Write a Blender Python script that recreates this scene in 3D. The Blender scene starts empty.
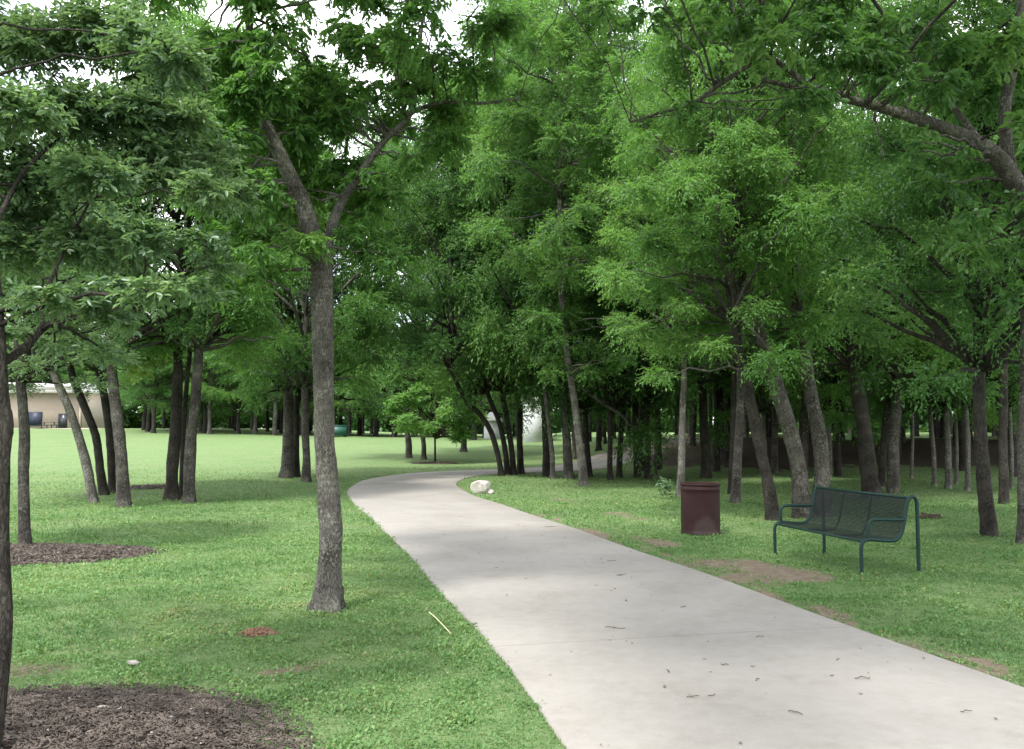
import bpy, bmesh, math, random
import numpy as np
from mathutils import Vector, Matrix

rng = np.random.default_rng(7)
random.seed(7)
scene = bpy.context.scene
COL = scene.collection

# ------------------------------------------------------------------ camera
F = 900.0; CX = 512.0; CY = 374.5; HZ = 430.0; EYE = 1.6
PITCH = math.atan((HZ - CY) / F)
cd = bpy.data.cameras.new('camera'); cam = bpy.data.objects.new('camera', cd); COL.objects.link(cam)
cam.location = (0, 0, EYE); cam.rotation_euler = (math.pi/2 + PITCH, 0, 0)
cd.sensor_width = 36; cd.lens = F/1024*36; cd.clip_start = 0.05; cd.clip_end = 4000
scene.camera = cam

def ray(px, py):
    x = (px-CX)/F; u = (CY-py)/F
    c, s = math.cos(PITCH), math.sin(PITCH)
    return np.array([x, c - s*u, s + c*u])
def P(px, py, d):
    r = ray(px, py); return r*(d/r[1]) + np.array([0, 0, EYE])

# ------------------------------------------------------------------ terrain
def sst(a, b, x):
    t = np.clip((x-a)/(b-a), 0, 1); return t*t*(3-2*t)
def gz(x, y):
    x = np.asarray(x, float); y = np.asarray(y, float)
    right = sst(2.0, 8.0, x)
    field = 0.85*sst(35, 95, y) + 0.95*sst(62, 118, y)*sst(-6, -38, x)
    bank = 1.0*sst(35.0, 46.0, y + 0.9*np.sin(x*0.6)+.5*np.sin(x*1.7))
    z = field*(1-right) + (bank+.9*(fbm(x, y, .22, 3)-.5)*sst(35, 41, y))*right
    near = np.sin(x*0.7+1.3)*np.sin(y*0.5+0.4)*0.035 + np.sin(x*1.9)*np.cos(y*1.3)*0.012
    return z + near*sst(1.9, 3.2, path_dist(x, y))
def ground_at(px, py):
    r = ray(px, py)/ray(px, py)[1]; d0, d1 = 2.0, 400.0
    for _ in range(3):
        d = np.linspace(d0, d1, 160); z = EYE+r[2]*d
        hit = np.nonzero(z <= gz(r[0]*d, d))[0]
        k = hit[0] if len(hit) else len(d)-1
        d0, d1 = d[max(0, k-1)], d[k]
    return np.array([r[0]*d1, d1, float(gz(r[0]*d1, d1))])

_H = np.random.default_rng(99).random((256, 256))
def vnoise(x, y, f):
    x = np.asarray(x, float)*f+57.3; y = np.asarray(y, float)*f+91.7
    i = np.floor(x).astype(int); j = np.floor(y).astype(int); u = x-i; v = y-j; u = u*u*(3-2*u); v = v*v*(3-2*v)
    h = lambda a, b: _H[a % 256, b % 256]
    return h(i, j)*(1-u)*(1-v)+h(i+1, j)*u*(1-v)+h(i, j+1)*(1-u)*v+h(i+1, j+1)*u*v
def fbm(x, y, f, o=4): return sum(vnoise(x, y, f*2**k)*.5**k for k in range(o))/sum(.5**k for k in range(o))
# path centreline (world metres)
CL = np.array([(2.75,-6),(2.45,-2),(2.2,1.5),(1.84,4.5),(1.06,8.1),(-.3,13.7),(-1.42,18),(-2.45,22),(-3.0,25.3),(-3.15,28.6),
               (-2.65,31.8),(-1.35,34.0),(0.6,35.6),(2.4,37.6),(4.3,41),(6.2,45),(8.0,50),(9.8,56),(12,63),(15,72)])
def catmull(pts, n=14):
    pts = np.asarray(pts, float); out = []
    ext = np.vstack([2*pts[0]-pts[1], pts, 2*pts[-1]-pts[-2]])
    for i in range(1, len(ext)-2):
        p0, p1, p2, p3 = ext[i-1:i+3]
        for t in np.linspace(0, 1, n, endpoint=False)[:, None]:
            out.append((0.5*((2*p1)+(-p0+p2)*t+(2*p0-5*p1+4*p2-p3)*t*t+(-p0+3*p1-3*p2+p3)*t**3))[0] if t.ndim > 1 else
                       0.5*((2*p1)+(-p0+p2)*t+(2*p0-5*p1+4*p2-p3)*t*t+(-p0+3*p1-3*p2+p3)*t**3))
    out.append(pts[-1]); return np.array(out)
CLS = catmull(CL)
PW = 1.5
def path_dist(x, y):
    x = np.asarray(x, float); y = np.asarray(y, float); sh = np.broadcast(x, y).shape
    q = np.stack([np.broadcast_to(x, sh).ravel(), np.broadcast_to(y, sh).ravel()], 1)
    best = np.full(len(q), 1e9)
    A = CLS[:-1:3]; B = np.vstack([CLS[3::3], CLS[-1:]])[:len(A)]
    for a, b in zip(A, B):
        ab = b-a; t = np.clip(((q-a)@ab)/max(ab@ab, 1e-9), 0, 1)
        dd = np.hypot(*(q-(a+t[:, None]*ab)).T); np.minimum(best, dd, out=best)
    return best.reshape(sh)

# ------------------------------------------------------------------ mesh helpers
def mk_mesh(name, V, Fs, mats=(), smooth=False, attrs=None, uv=None):
    """Fs: list of integer arrays (M,k)."""
    V = np.ascontiguousarray(V, np.float32)
    me = bpy.data.meshes.new(name)
    Fs = [np.asarray(f, np.int32) for f in (Fs if isinstance(Fs, list) else [Fs]) if len(f)]
    nl = sum(f.size for f in Fs); npoly = sum(len(f) for f in Fs)
    me.vertices.add(len(V)); me.vertices.foreach_set('co', V.ravel())
    me.loops.add(nl); me.polygons.add(npoly)
    li = np.concatenate([f.ravel() for f in Fs]); tot = np.concatenate([np.full(len(f), f.shape[1], np.int32) for f in Fs])
    me.loops.foreach_set('vertex_index', li)
    start = np.zeros(npoly, np.int32); start[1:] = np.cumsum(tot)[:-1]
    me.polygons.foreach_set('loop_start', start); me.polygons.foreach_set('loop_total', tot)
    me.update(calc_edges=True)
    if smooth: me.polygons.foreach_set('use_smooth', np.ones(npoly, bool))
    for k, v in (attrs or {}).items():
        a = me.attributes.new(k, 'FLOAT', 'POINT'); a.data.foreach_set('value', np.ascontiguousarray(v, np.float32))
    if uv is not None:
        u = me.uv_layers.new(name='UVMap'); u.data.foreach_set('uv', np.ascontiguousarray(uv[li], np.float32).ravel())
    for m in mats: me.materials.append(m)
    return me
def link(name, data, parent=None, loc=None):
    o = bpy.data.objects.new(name, data); COL.objects.link(o)
    if parent is not None: o.parent = parent
    if loc is not None: o.location = [float(v) for v in loc]
    return o
def tag(o, label=None, cat=None, group=None, kind=None):
    if label: o['label'] = label
    if cat: o['category'] = cat
    if group: o['group'] = group
    if kind: o['kind'] = kind
    return o
def empty(name, loc, label, cat, group=None, rz=0):
    o = bpy.data.objects.new(name, None); COL.objects.link(o)
    o.location = [float(v) for v in loc]; o.rotation_euler = (0, 0, rz); o.empty_display_size = .3
    return tag(o, label, cat, group)
class MB:
    def __init__(s): s.V = []; s.Q = []; s.n = 0
    def add(s, V, Q): s.V.append(V); s.Q.append(np.asarray(Q)+s.n); s.n += len(V)
    def tube(s, pts, rad, sides=8, rough=0.0, caps=True, r=None, lob=None):
        pts = np.asarray(pts, float); rad = np.broadcast_to(np.asarray(rad, float), len(pts))
        n = len(pts); t = np.gradient(pts, axis=0); t /= np.linalg.norm(t, axis=1)[:, None]+1e-12
        ref = np.array([0, 1., 0]) if abs(t[0][1]) < .8 else np.array([1., 0, 0])
        u = np.cross(t[0], ref); u /= np.linalg.norm(u); U = []
        for i in range(n):
            u = u - t[i]*(u@t[i]); u /= np.linalg.norm(u)+1e-12; U.append(u)
        U = np.array(U); W = np.cross(t, U)
        a = np.linspace(0, 2*np.pi, sides, endpoint=False)
        R = rad[:, None]*np.ones(sides)
        if lob is not None: R = R*(1+lob)
        if rough and r is not None: R = R*(1+rough*r.normal(size=R.shape))
        V = pts[:, None, :] + R[..., None]*(np.cos(a)[None, :, None]*U[:, None, :]+np.sin(a)[None, :, None]*W[:, None, :])
        V = V.reshape(-1, 3)
        i = np.arange(n-1)[:, None]*sides; j = np.arange(sides)[None, :]; j2 = (j+1) % sides
        Q = np.stack([i+j, i+j2, i+sides+j2, i+sides+j], -1).reshape(-1, 4)
        if caps:
            V = np.vstack([V, pts[0], pts[-1]]); k = np.arange(sides); k2 = (k+1) % sides
            c0 = n*sides; c1 = c0+1; o = (n-1)*sides
            Q = np.vstack([Q, np.stack([np.full(sides, c0), k2, k, k], -1)[:, :4]*1, np.stack([np.full(sides, c1), o+k, o+k2, o+k2], -1)])
        s.add(V, Q)
    def box(s, lo, hi):
        lo = np.asarray(lo, float); hi = np.asarray(hi, float)
        V = np.array([[(lo, hi)[i][0], (lo, hi)[j][1], (lo, hi)[k][2]] for i in (0, 1) for j in (0, 1) for k in (0, 1)])
        s.add(V, [[0,1,3,2],[4,6,7,5],[0,4,5,1],[2,3,7,6],[0,2,6,4],[1,5,7,3]])
    def build(s, name, mats, smooth=False):
        V = np.vstack(s.V); Q = np.vstack(s.Q)
        tri = Q[:, 2] == Q[:, 3]
        return mk_mesh(name, V, [Q[~tri], Q[tri][:, :3]], mats, smooth)

# ------------------------------------------------------------------ materials
class N:
    def __init__(s, name):
        s.m = bpy.data.materials.new(name); s.m.use_nodes = True; s.t = s.m.node_tree
        s.t.nodes.clear(); s.out = s.t.nodes.new('ShaderNodeOutputMaterial')
    def __call__(s, typ, ins=None, **kw):
        n = s.t.nodes.new('ShaderNode'+typ)
        for k, v in kw.items(): setattr(n, k, v)
        for k, v in (ins or {}).items():
            if isinstance(v, bpy.types.NodeSocket): s.t.links.new(v, n.inputs[k])
            else: n.inputs[k].default_value = v
        return n
    def ramp(s, fac, stops, interp='LINEAR'):
        n = s.t.nodes.new('ShaderNodeValToRGB'); n.color_ramp.interpolation = interp
        e = n.color_ramp.elements
        while len(e) < len(stops): e.new(.5)
        for el, (p, c) in zip(e, stops): el.position = p; el.color = (*c, 1) if len(c) == 3 else c
        s.t.links.new(fac, n.inputs[0]); return n.outputs[0]
    def noise(s, vec, scale, detail=4, rough=.55, **kw):
        return s('TexNoise', {'Vector': vec, 'Scale': scale, 'Detail': detail, 'Roughness': rough}).outputs[0]
    def mix(s, fac, a, b, blend='MIX'):
        n = s.t.nodes.new('ShaderNodeMix'); n.data_type = 'RGBA'; n.blend_type = blend
        for k, v in ((0, fac), (6, a), (7, b)):
            if isinstance(v, bpy.types.NodeSocket): s.t.links.new(v, n.inputs[k])
            else: n.inputs[k].default_value = v if k == 0 or len(v) == 4 else (*v, 1)
        return n.outputs[2]
    def math(s, op, a, b=None, clamp=False):
        n = s.t.nodes.new('ShaderNodeMath'); n.operation = op; n.use_clamp = clamp
        for k, v in ((0, a), (1, b)):
            if v is None: continue
            if isinstance(v, bpy.types.NodeSocket): s.t.links.new(v, n.inputs[k])
            else: n.inputs[k].default_value = v
        return n.outputs[0]
    def bump(s, h, strength=.3, dist=.02):
        return s('Bump', {'Height': h, 'Strength': strength, 'Distance': dist}).outputs[0]
    def done(s, sh): s.t.links.new(sh, s.out.inputs[0]); return s.m
    def pbr(s, color, rough=.8, spec=.3, normal=None, metal=0.0):
        ins = {'Base Color': color if isinstance(color, bpy.types.NodeSocket) else (*color, 1), 'Roughness': rough, 'Specular IOR Level': spec, 'Metallic': metal}
        if normal is not None: ins['Normal'] = normal
        return s.done(s('BsdfPrincipled', ins).outputs[0])

def leaf_mat(name, dark, mid, light, trans=.35, spec=.35, rough=.5):
    n = N(name)
    tint = n('Attribute', attribute_name='tint').outputs['Fac']
    rnd = n('ObjectInfo').outputs['Random']
    f = n.math('ADD', tint, n.math('MULTIPLY', n.math('SUBTRACT', rnd, .5), .30), True)
    c = n.ramp(f, [(0, dark), (.5, mid), (1, light)])
    tc = n.mix(.5, c, (mid[0]*1.35, mid[1]*1.25, mid[2]*.5))
    p = n('BsdfPrincipled', {'Base Color': c, 'Roughness': rough, 'Specular IOR Level': spec})
    t = n('BsdfTranslucent', {'Color': n.mix(1.0, tc, (1.7, 1.7, 1.4), 'MULTIPLY')})
    m = n('MixShader', {0: trans, 1: p.outputs[0], 2: t.outputs[0]})
    return n.done(m.outputs[0])
LEAF_ASH  = leaf_mat('leaf_ash',  (.046,.112,.030), (.080,.184,.047), (.150,.268,.074), trans=.47)
LEAF_ELM  = leaf_mat('leaf_elm',  (.033,.084,.028), (.058,.138,.040), (.112,.210,.060), trans=.43)
LEAF_OAK  = leaf_mat('leaf_oak',  (.064,.124,.066), (.100,.178,.090), (.155,.240,.110), trans=.42, spec=.7, rough=.40)
LEAF_LIME = leaf_mat('leaf_lime', (.075,.165,.040), (.115,.225,.060), (.165,.285,.080), trans=.45)
LEAF_LIGHT = leaf_mat('leaf_light', (.095,.205,.065), (.140,.270,.090), (.185,.325,.115), trans=.45)
LEAF_PALE = leaf_mat('leaf_pale', (.090,.170,.030), (.140,.230,.045), (.190,.270,.070), trans=.42)

def bark_mat(name, dark, mid, light, lichen=.5, scale=1.0):
    n = N(name); co = n('TexCoord').outputs['Object']
    wv = n.mix(.06, co, n('TexNoise', {'Vector': co, 'Scale': 9.0, 'Detail': 3}).outputs[1])
    mp = n('Mapping', {'Vector': wv, 'Scale': (1, 1, .20)}).outputs[0]
    vo = n('TexVoronoi', {'Vector': mp, 'Scale': 38*scale, 'Randomness': 1.0}, feature='DISTANCE_TO_EDGE').outputs['Distance']
    no = n.noise(mp, 30*scale, 7, .7); big = n.noise(co, 3.0, 5, .65)
    h = n.math('ADD', n.math('MULTIPLY', n.math('MINIMUM', vo, .22), 1.7), n.math('MULTIPLY', no, 1.0))
    f = n.math('ADD', n.math('MULTIPLY', h, .50), n.math('MULTIPLY', n.math('SUBTRACT', big, .5), .95))
    c = n.ramp(f, [(.16, dark), (.40, mid), (.70, light)])
    sp = n.noise(co, 17*scale, 5, .7); lm = n.ramp(n.math('ADD', n.math('MULTIPLY', sp, .7), n.math('MULTIPLY', n.noise(co, 4.2, 3), .4)), [(.58, (0,0,0)), (.67, (1,1,1))])
    c = n.mix(n.math('MULTIPLY', lm, lichen), c, (light[0]*1.5, light[1]*1.55, light[2]*1.45))
    ms = n.ramp(n.noise(co, 2.0, 4), [(.56, (0,0,0)), (.70, (.45,.45,.45))]); c = n.mix(ms, c, (mid[0]*.8, mid[1]*1.0, mid[2]*.6))
    return n.pbr(c, .9, .15, n.bump(h, .9, .02))
BARK_GREY = bark_mat('bark_grey', (.022,.020,.017), (.075,.069,.060), (.165,.155,.138), .5, 1.5)
BARK_SPECK = bark_mat('bark_speckled', (.034,.031,.027), (.110,.102,.090), (.235,.222,.20), .5, 2.0)
BARK_DARK = bark_mat('bark_dark', (.012,.010,.009), (.036,.032,.027), (.078,.071,.062), .25, 1.4)
BARK_PALE = bark_mat('bark_pale', (.040,.037,.032), (.120,.112,.098), (.240,.230,.208), .5, 1.4)

# ground ------------------------------------------------------------
n = N('lawn')
geo = n('NewGeometry').outputs['Position']
soil = n('Attribute', attribute_name='soil').outputs['Fac']; litter = n('Attribute', attribute_name='litter').outputs['Fac']
n1 = n.noise(geo, .55, 5, .6); n2 = n.noise(geo, 6, 5, .65); n3 = n.noise(geo, 60, 4, .7)
g = n.ramp(n.math('ADD', n.math('MULTIPLY', n2, .6), n.math('MULTIPLY', n3, .4)), [(.30, (.040,.074,.024)), (.46, (.100,.162,.058)), (.70, (.188,.250,.116))])
g = n.mix(n.ramp(n1, [(.45, (0,0,0)), (.72, (.55,.55,.55))]), g, (.165,.195,.095))
sn = n.noise(geo, 9, 6, .7)
sc = n.ramp(sn, [(.3, (.115,.090,.064)), (.6, (.205,.165,.122)), (.8, (.29,.245,.19))])
sm = n.ramp(n.math('ADD', soil, n.math('MULTIPLY', n.math('SUBTRACT', n.noise(geo, 5, 6, .7), .5), .9)), [(.34, (0,0,0)), (.68, (1,1,1))])
c = n.mix(sm, g, sc)
lc = n.ramp(n.noise(geo, 14, 6, .75), [(.3, (.026,.021,.015)), (.55, (.066,.054,.038)), (.8, (.15,.125,.095))])
lm = n.ramp(n.math('ADD', litter, n.math('MULTIPLY', n.math('SUBTRACT', n.noise(geo, 1.6, 7, .75), .5), 1.5)), [(.42, (0,0,0)), (.6, (1,1,1))])
c = n.mix(lm, c, lc)
LAWN = n.pbr(c, .95, .1, n.bump(n.math('ADD', n3, n2), .6, .03))

n = N('concrete')
geo = n('NewGeometry').outputs['Position']; uv = n('UVMap').outputs[0]
sep = n('SeparateXYZ', {0: uv})
n1 = n.noise(geo, .7, 5, .6); n2 = n.noise(geo, 9, 6, .7); n3 = n.noise(geo, 140, 3, .7)
f = n.math('ADD', n.math('ADD', n.math('MULTIPLY', n1, .45), n.math('MULTIPLY', n2, .3)), n.math('MULTIPLY', n3, .25))
c = n.ramp(f, [(.3, (.182,.169,.151)), (.5, (.255,.239,.217)), (.7, (.308,.291,.268))])
st2 = n.ramp(n.noise(geo, 1.6, 7, .75), [(.54, (0,0,0)), (.70, (.5,.5,.5))]); c = n.mix(st2, c, (.185,.165,.135))
spk = n.ramp(n.noise(geo, 45, 2, .5), [(.70, (0,0,0)), (.76, (.5,.5,.5))])
c = n.mix(spk, c, (.20,.17,.13))
ed = n.ramp(n.math('ADD', n.math('ABSOLUTE', sep.outputs[0]), n.math('MULTIPLY', n2, .25)), [(1.08, (0,0,0)), (1.2, (.45,.45,.45))])
c = n.mix(ed, c, (.27,.23,.17))
jt = n.math('ABSOLUTE', n.math('SUBTRACT', n.math('FRACT', sep.outputs[1]), .5))
jm = n.ramp(jt, [(.0022, (.75,.75,.75)), (.0042, (0,0,0))])
c = n.mix(jm, c, (.17,.155,.13))
_k = int(np.argmin(np.hypot(CLS[:, 0]-4.2, CLS[:, 1]-40.8)))   # shade of the wood, painted dark brown into the far slab
WOOD_SHADE = float(np.linalg.norm(np.diff(CLS[:_k+1], axis=0), axis=1).sum())/3.05+.2+.9
shade_w = n('MapRange', {0: n.math('ADD', sep.outputs[1], n.math('MULTIPLY', n.noise(geo, 3.0, 6, .75), 2.2)), 1: WOOD_SHADE, 2: WOOD_SHADE+1.6}).outputs[0]
c = n.mix(n.math('MULTIPLY', shade_w, .88), c, (.045,.036,.026))
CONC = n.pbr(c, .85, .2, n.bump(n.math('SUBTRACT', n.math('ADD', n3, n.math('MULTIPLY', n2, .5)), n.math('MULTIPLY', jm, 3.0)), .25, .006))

def simple(name, a, b, rough=.8, scale=12, bump=.3, spec=.3, metal=0.0):
    n = N(name); co = n('TexCoord').outputs['Object']; f = n.noise(co, scale, 6, .65)
    return n.pbr(n.ramp(f, [(.3, a), (.7, b)]), rough, spec, n.bump(f, bump, .01), metal)
MULCH = simple('mulch', (.016,.013,.011), (.085,.068,.056), .95, 30, .9, .1)
CHIP  = simple('mulch_chip', (.020,.016,.014), (.185,.155,.132), .95, 9, .3, .1)
STONE = simple('limestone', (.18,.165,.145), (.40,.38,.35), .9, 10, .6, .2)
WHITE_STONE = simple('white_limestone', (.27,.245,.21), (.52,.50,.46), .9, 4, .9, .2)
CLAY  = simple('clay', (.13,.075,.048), (.27,.165,.11), .95, 25, .8, .1)
STRAW = simple('straw', (.42,.40,.22), (.60,.58,.36), .8, 20, .1)
DRYLEAF = simple('dry_leaf', (.095,.070,.045), (.24,.18,.12), .8, 9, .2)
TWIG  = simple('twig_bark', (.060,.045,.034), (.14,.11,.085), .9, 30, .3)
GREEN_PAINT = simple('green_powder_coat', (.004,.022,.018), (.007,.031,.026), .5, 18, .08, .25)
MESH_PAINT = simple('green_mesh_coat', (.009,.013,.013), (.014,.019,.018), .7, 18, .05, .12)
LOG   = simple('rotten_log', (.022,.017,.012), (.085,.065,.048), .95, 14, .8, .1)

n = N('maroon_steel'); co = n('TexCoord').outputs['Object']; s = n('SeparateXYZ', {0: co})
f = n.noise(co, 5, 6, .7); f2 = n.noise(co, 40, 4, .7)
c = n.ramp(f, [(.3, (.014,.006,.006)), (.6, (.026,.009,.009)), (.8, (.038,.015,.012))])
rust = n.ramp(n.math('ADD', n.math('MULTIPLY', f2, .5), n.math('MULTIPLY', f, .5)), [(.60, (0,0,0)), (.70, (.6,.6,.6))])
c = n.mix(rust, c, (.065,.032,.02))
# dusty splash stain low on the side towards the path
dx = n.math('ADD', s.outputs[0], -.02); dz = n.math('ADD', s.outputs[2], -.06)
rr = n.math('SQRT', n.math('ADD', n.math('MULTIPLY', n.math('MULTIPLY', dx, dx), 1.7), n.math('MULTIPLY', dz, dz)))
st = n.ramp(n.math('ADD', rr, n.math('MULTIPLY', n.math('SUBTRACT', f2, .5), .16)), [(.19, (.22,.22,.22)), (.27, (0,0,0))])
fr = n.ramp(s.outputs[1], [(0, (1,1,1)), (.01, (0,0,0))])
st = n.mix(1.0, st, fr, 'MULTIPLY')
c = n.mix(st, c, (.11,.09,.085))
MAROON = n.pbr(c, .7, .2, n.bump(f2, .12, .004))
DARKIN = simple('bin_liner', (.010,.010,.010), (.022,.020,.020), .6, 8, .1)

n = N('grass_blade'); tint = n('Attribute', attribute_name='tint').outputs['Fac']
c = n.ramp(tint, [(0, (.054,.122,.040)), (.4, (.104,.206,.070)), (.75, (.162,.272,.098)), (.95, (.23,.30,.13)), (1, (.27,.26,.14))])
p = n('BsdfPrincipled', {'Base Color': c, 'Roughness': .6, 'Specular IOR Level': .25})
t = n('BsdfTranslucent', {'Color': n.mix(1.0, c, (1.5, 1.4, .9), 'MULTIPLY')})
GRASS = n.done(n('MixShader', {0: .35, 1: p.outputs[0], 2: t.outputs[0]}).outputs[0])

# ------------------------------------------------------------------ ground
def axis(segs):
    out = [np.arange(a, b, s) for a, b, s in segs]; return np.concatenate(out+[np.array([segs[-1][1]])])
xs = axis([(-1500,-300,150),(-300,-80,12),(-80,-20,2),(-20,-8,.5),(-8,10,.12),(10,30,.5),(30,90,2.5),(90,300,15),(300,1500,150)])
ys = axis([(-400,-40,40),(-40,-4,3),(-4,3,.5),(3,20,.12),(20,50,.4),(50,130,1.5),(130,400,20),(400,2500,200)])
X, Y = np.meshgrid(xs, ys)
PD = path_dist(X, Y)
Z = gz(X, Y)
Z = Z - .03*(1-sst(PW-.15, PW+.02, PD))      # bedded under the path slab
# bare soil along the right-hand edge of the path and other worn spots
def blob(x, y, cx, cy, a, b, rot):
    dx, dy = x-cx, y-cy; c, s = math.cos(rot), math.sin(rot)
    return np.clip(1-np.hypot((dx*c+dy*s)/a, (-dx*s+dy*c)/b), 0, 1)
SOIL = []
for (px, py, a, b, rot, k) in [(575,531,1.6,.28,1.95,1.3),(655,543,.9,.25,1.9,1.1),(760,570,1.05,.42,2.1,1.7),(745,577,.6,.3,1.9,1.4),(700,560,.6,.16,2.0,1.0),
                            (930,652,.75,.13,2.2,1.2),(985,672,.6,.13,2.2,1.2),(890,640,.5,.12,2.1,1.0),(258,633,.17,.13,0,1.6),(840,628,.4,.12,2.1,.9),
                            (330,615,.32,.2,.3,.95),(620,515,1.6,.3,1.9,.75),(560,500,1.2,.3,1.9,.7),(300,668,.35,.12,.6,.85),(195,690,.5,.1,.2,.75),(25,668,.35,.22,.1,1.0)]:
    g0 = ground_at(px, py); SOIL.append((g0[0], g0[1], a, b, rot, k))
for d_ in np.arange(4.6, 16.5, .42):        # worn margin along the right edge of the path
    k = int(np.argmin(np.abs(CLS[:, 1]-d_-rng.uniform(-.2, .2)))); tt = CLS[min(k+1, len(CLS)-1)]-CLS[k-1]; tt /= np.linalg.norm(tt)
    q = CLS[k]+np.array([tt[1], -tt[0]])*(PW+rng.uniform(.02, .22)); SOIL.append((q[0], q[1], rng.uniform(.2, .55), rng.uniform(.05, .15), math.atan2(tt[1], tt[0]), rng.uniform(.6, 1.4)))
def soil_at(x, y):
    v = np.zeros(np.shape(x))
    for (cx, cy, a, b, rot, k) in SOIL: v = np.maximum(v, k*blob(x, y, cx, cy, a*1.35, b*1.5, rot))
    return np.where(v > 0, np.clip(v+(fbm(x, y, 2.6, 4)-.5)*1.5*np.minimum(1, v*3), 0, 2), 0)
def litter_at(x, y):
    # leaf litter over the bank behind the wood
    return sst(3.0, 8, x)*sst(33.5, 39.5, y+2.5*(fbm(x, y, .35)-.5)*2)*(1-sst(46, 52, y))
sA = soil_at(X, Y); lA = litter_at(X, Y)
ny, nx = X.shape
i = np.arange(ny-1)[:, None]*nx; j = np.arange(nx-1)[None, :]
Q = np.stack([i+j, i+j+1, i+nx+j+1, i+nx+j], -1).reshape(-1, 4)
gm = mk_mesh('ground', np.stack([X.ravel(), Y.ravel(), Z.ravel()], 1), Q, [LAWN], True, {'soil': sA.ravel(), 'litter': lA.ravel()})
tag(link('ground', gm), 'green lawn with worn soil patches and a leaf strewn bank', 'ground', kind='structure')

# path slab -----------------------------------------------------------
tan = np.gradient(CLS, axis=0); tan /= np.linalg.norm(tan, axis=1)[:, None]
nor = np.stack([-tan[:, 1], tan[:, 0]], 1)
arc = np.concatenate([[0], np.cumsum(np.linalg.norm(np.diff(CLS, axis=0), axis=1))])
prof = [(-1, -.12), (-1, .012), (-.985, .022), (-.5, .026), (0, .028), (.5, .026), (.985, .022), (1, .012), (1, -.12)]
PV, PUV = [], []
for k in range(len(CLS)):
    wob = .02*math.sin(arc[k]*1.3)
    for (s_, dz) in prof:
        q = CLS[k]+nor[k]*s_*(PW+wob)
        zc = float(gz(CLS[k][0], CLS[k][1]))
        PV.append((q[0], q[1], zc*.5+float(gz(q[0], q[1]))*.5+dz)); PUV.append((s_, arc[k]/3.05+.2))
m = len(prof); i = np.arange(len(CLS)-1)[:, None]*m; j = np.arange(m-1)[None, :]
Q = np.stack([i+j, i+m+j, i+m+j+1, i+j+1], -1).reshape(-1, 4)[:, ::-1]
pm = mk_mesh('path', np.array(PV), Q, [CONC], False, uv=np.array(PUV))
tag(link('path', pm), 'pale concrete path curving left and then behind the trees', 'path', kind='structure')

# ------------------------------------------------------------------ mulch beds
BEDS = []
def mulch_bed(cx, cy, a, b, rot, h, nchip, label, chipl=.05):
    BEDS.append((cx, cy, a, b, rot))
    R_, A_ = 14, 56
    r = np.linspace(0, 1, R_); th = np.linspace(0, 2*np.pi, A_, endpoint=False)
    wob = 1+.07*np.sin(3*th+cx)+.05*np.sin(7*th+1)+.03*np.sin(13*th)
    V = []
    for rr in r:
        x = rr*a*np.cos(th)*wob; y = rr*b*np.sin(th)*wob
        X_ = cx+x*math.cos(rot)-y*math.sin(rot); Y_ = cy+x*math.sin(rot)+y*math.cos(rot)
        z = gz(X_, Y_)+h*(1-rr**2.2)+.004-.03*(rr > .98)+rng.normal(size=A_)*.006*(rr < .97)
        V.append(np.stack([X_, Y_, z], 1))
    V = np.vstack(V); i = np.arange(R_-1)[:, None]*A_; j = np.arange(A_)[None, :]; j2 = (j+1) % A_
    Q = np.stack([i+j, i+A_+j, i+A_+j2, i+j2], -1).reshape(-1, 4)
    bed = link('mulch_bed', mk_mesh('mulch_bed', V, Q, [MULCH], True)); tag(bed, label, 'mulch bed', kind='stuff')
    # shredded bark chips, uncountable: one child mesh
    rr = np.sqrt(rng.random(nchip))*rng.uniform(.98, 1.12, nchip); t = rng.random(nchip)*2*np.pi
    x = rr*a*np.cos(t); y = rr*b*np.sin(t)
    X_ = cx+x*math.cos(rot)-y*math.sin(rot); Y_ = cy+x*math.sin(rot)+y*math.cos(rot)
    Zc = gz(X_, Y_)+h*np.clip(1-rr**2.2, 0, 1)+.008+rng.random(nchip)*.012
    ln = chipl*rng.uniform(.4, 1.3, nchip); w = ln*rng.uniform(.15, .4, nchip); an = rng.random(nchip)*2*np.pi
    d = np.stack([np.cos(an), np.sin(an), rng.normal(size=nchip)*.35], 1); s_ = np.stack([-np.sin(an), np.cos(an), rng.normal(size=nchip)*.4], 1)
    c0 = np.stack([X_, Y_, Zc], 1); up = np.array([0, 0, .006])
    Vc = np.stack([c0-d*ln[:, None]/2-s_*w[:, None]/2, c0+d*ln[:, None]/2-s_*w[:, None]/3, c0+d*ln[:, None]/2+s_*w[:, None]/2, c0-d*ln[:, None]/2+s_*w[:, None]/3], 1)
    Vc = np.concatenate([Vc, Vc+up], 1).reshape(-1, 3)
    b8 = np.arange(nchip)[:, None, None]*8
    Qc = (b8+np.array([[0,3,2,1],[4,5,6,7],[0,1,5,4],[1,2,6,5],[2,3,7,6],[3,0,4,7]])[None]).reshape(-1, 4)
    ch = link('bark_chips', mk_mesh('bark_chips', Vc, Qc, [CHIP]), bed); ch['kind'] = 'stuff'
g0 = ground_at(105, 749)
mulch_bed(-2.5, 4.40, 1.42, 1.22, .02, .08, 26000, 'dark shredded mulch bed round the thin tree in the near left corner', .023)
g1 = ground_at(50, 556)
mulch_bed(g1[0]-.25, g1[1], 1.5, 1.05, 0.0, .06, 5000, 'brown mulch ring round the slim tree at the left edge', .055)
g2 = ground_at(435, 463.5)
mulch_bed(g2[0], g2[1], 1.1, .7, 0, .05, 300, 'small mulch ring under the light green sapling beyond the path bend', .1)
g3 = ground_at(150, 488)
mulch_bed(g3[0], g3[1], 1.0, .8, 0, .05, 400, 'mulch ring between the two clumps of trees on the left lawn', .1)
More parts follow.
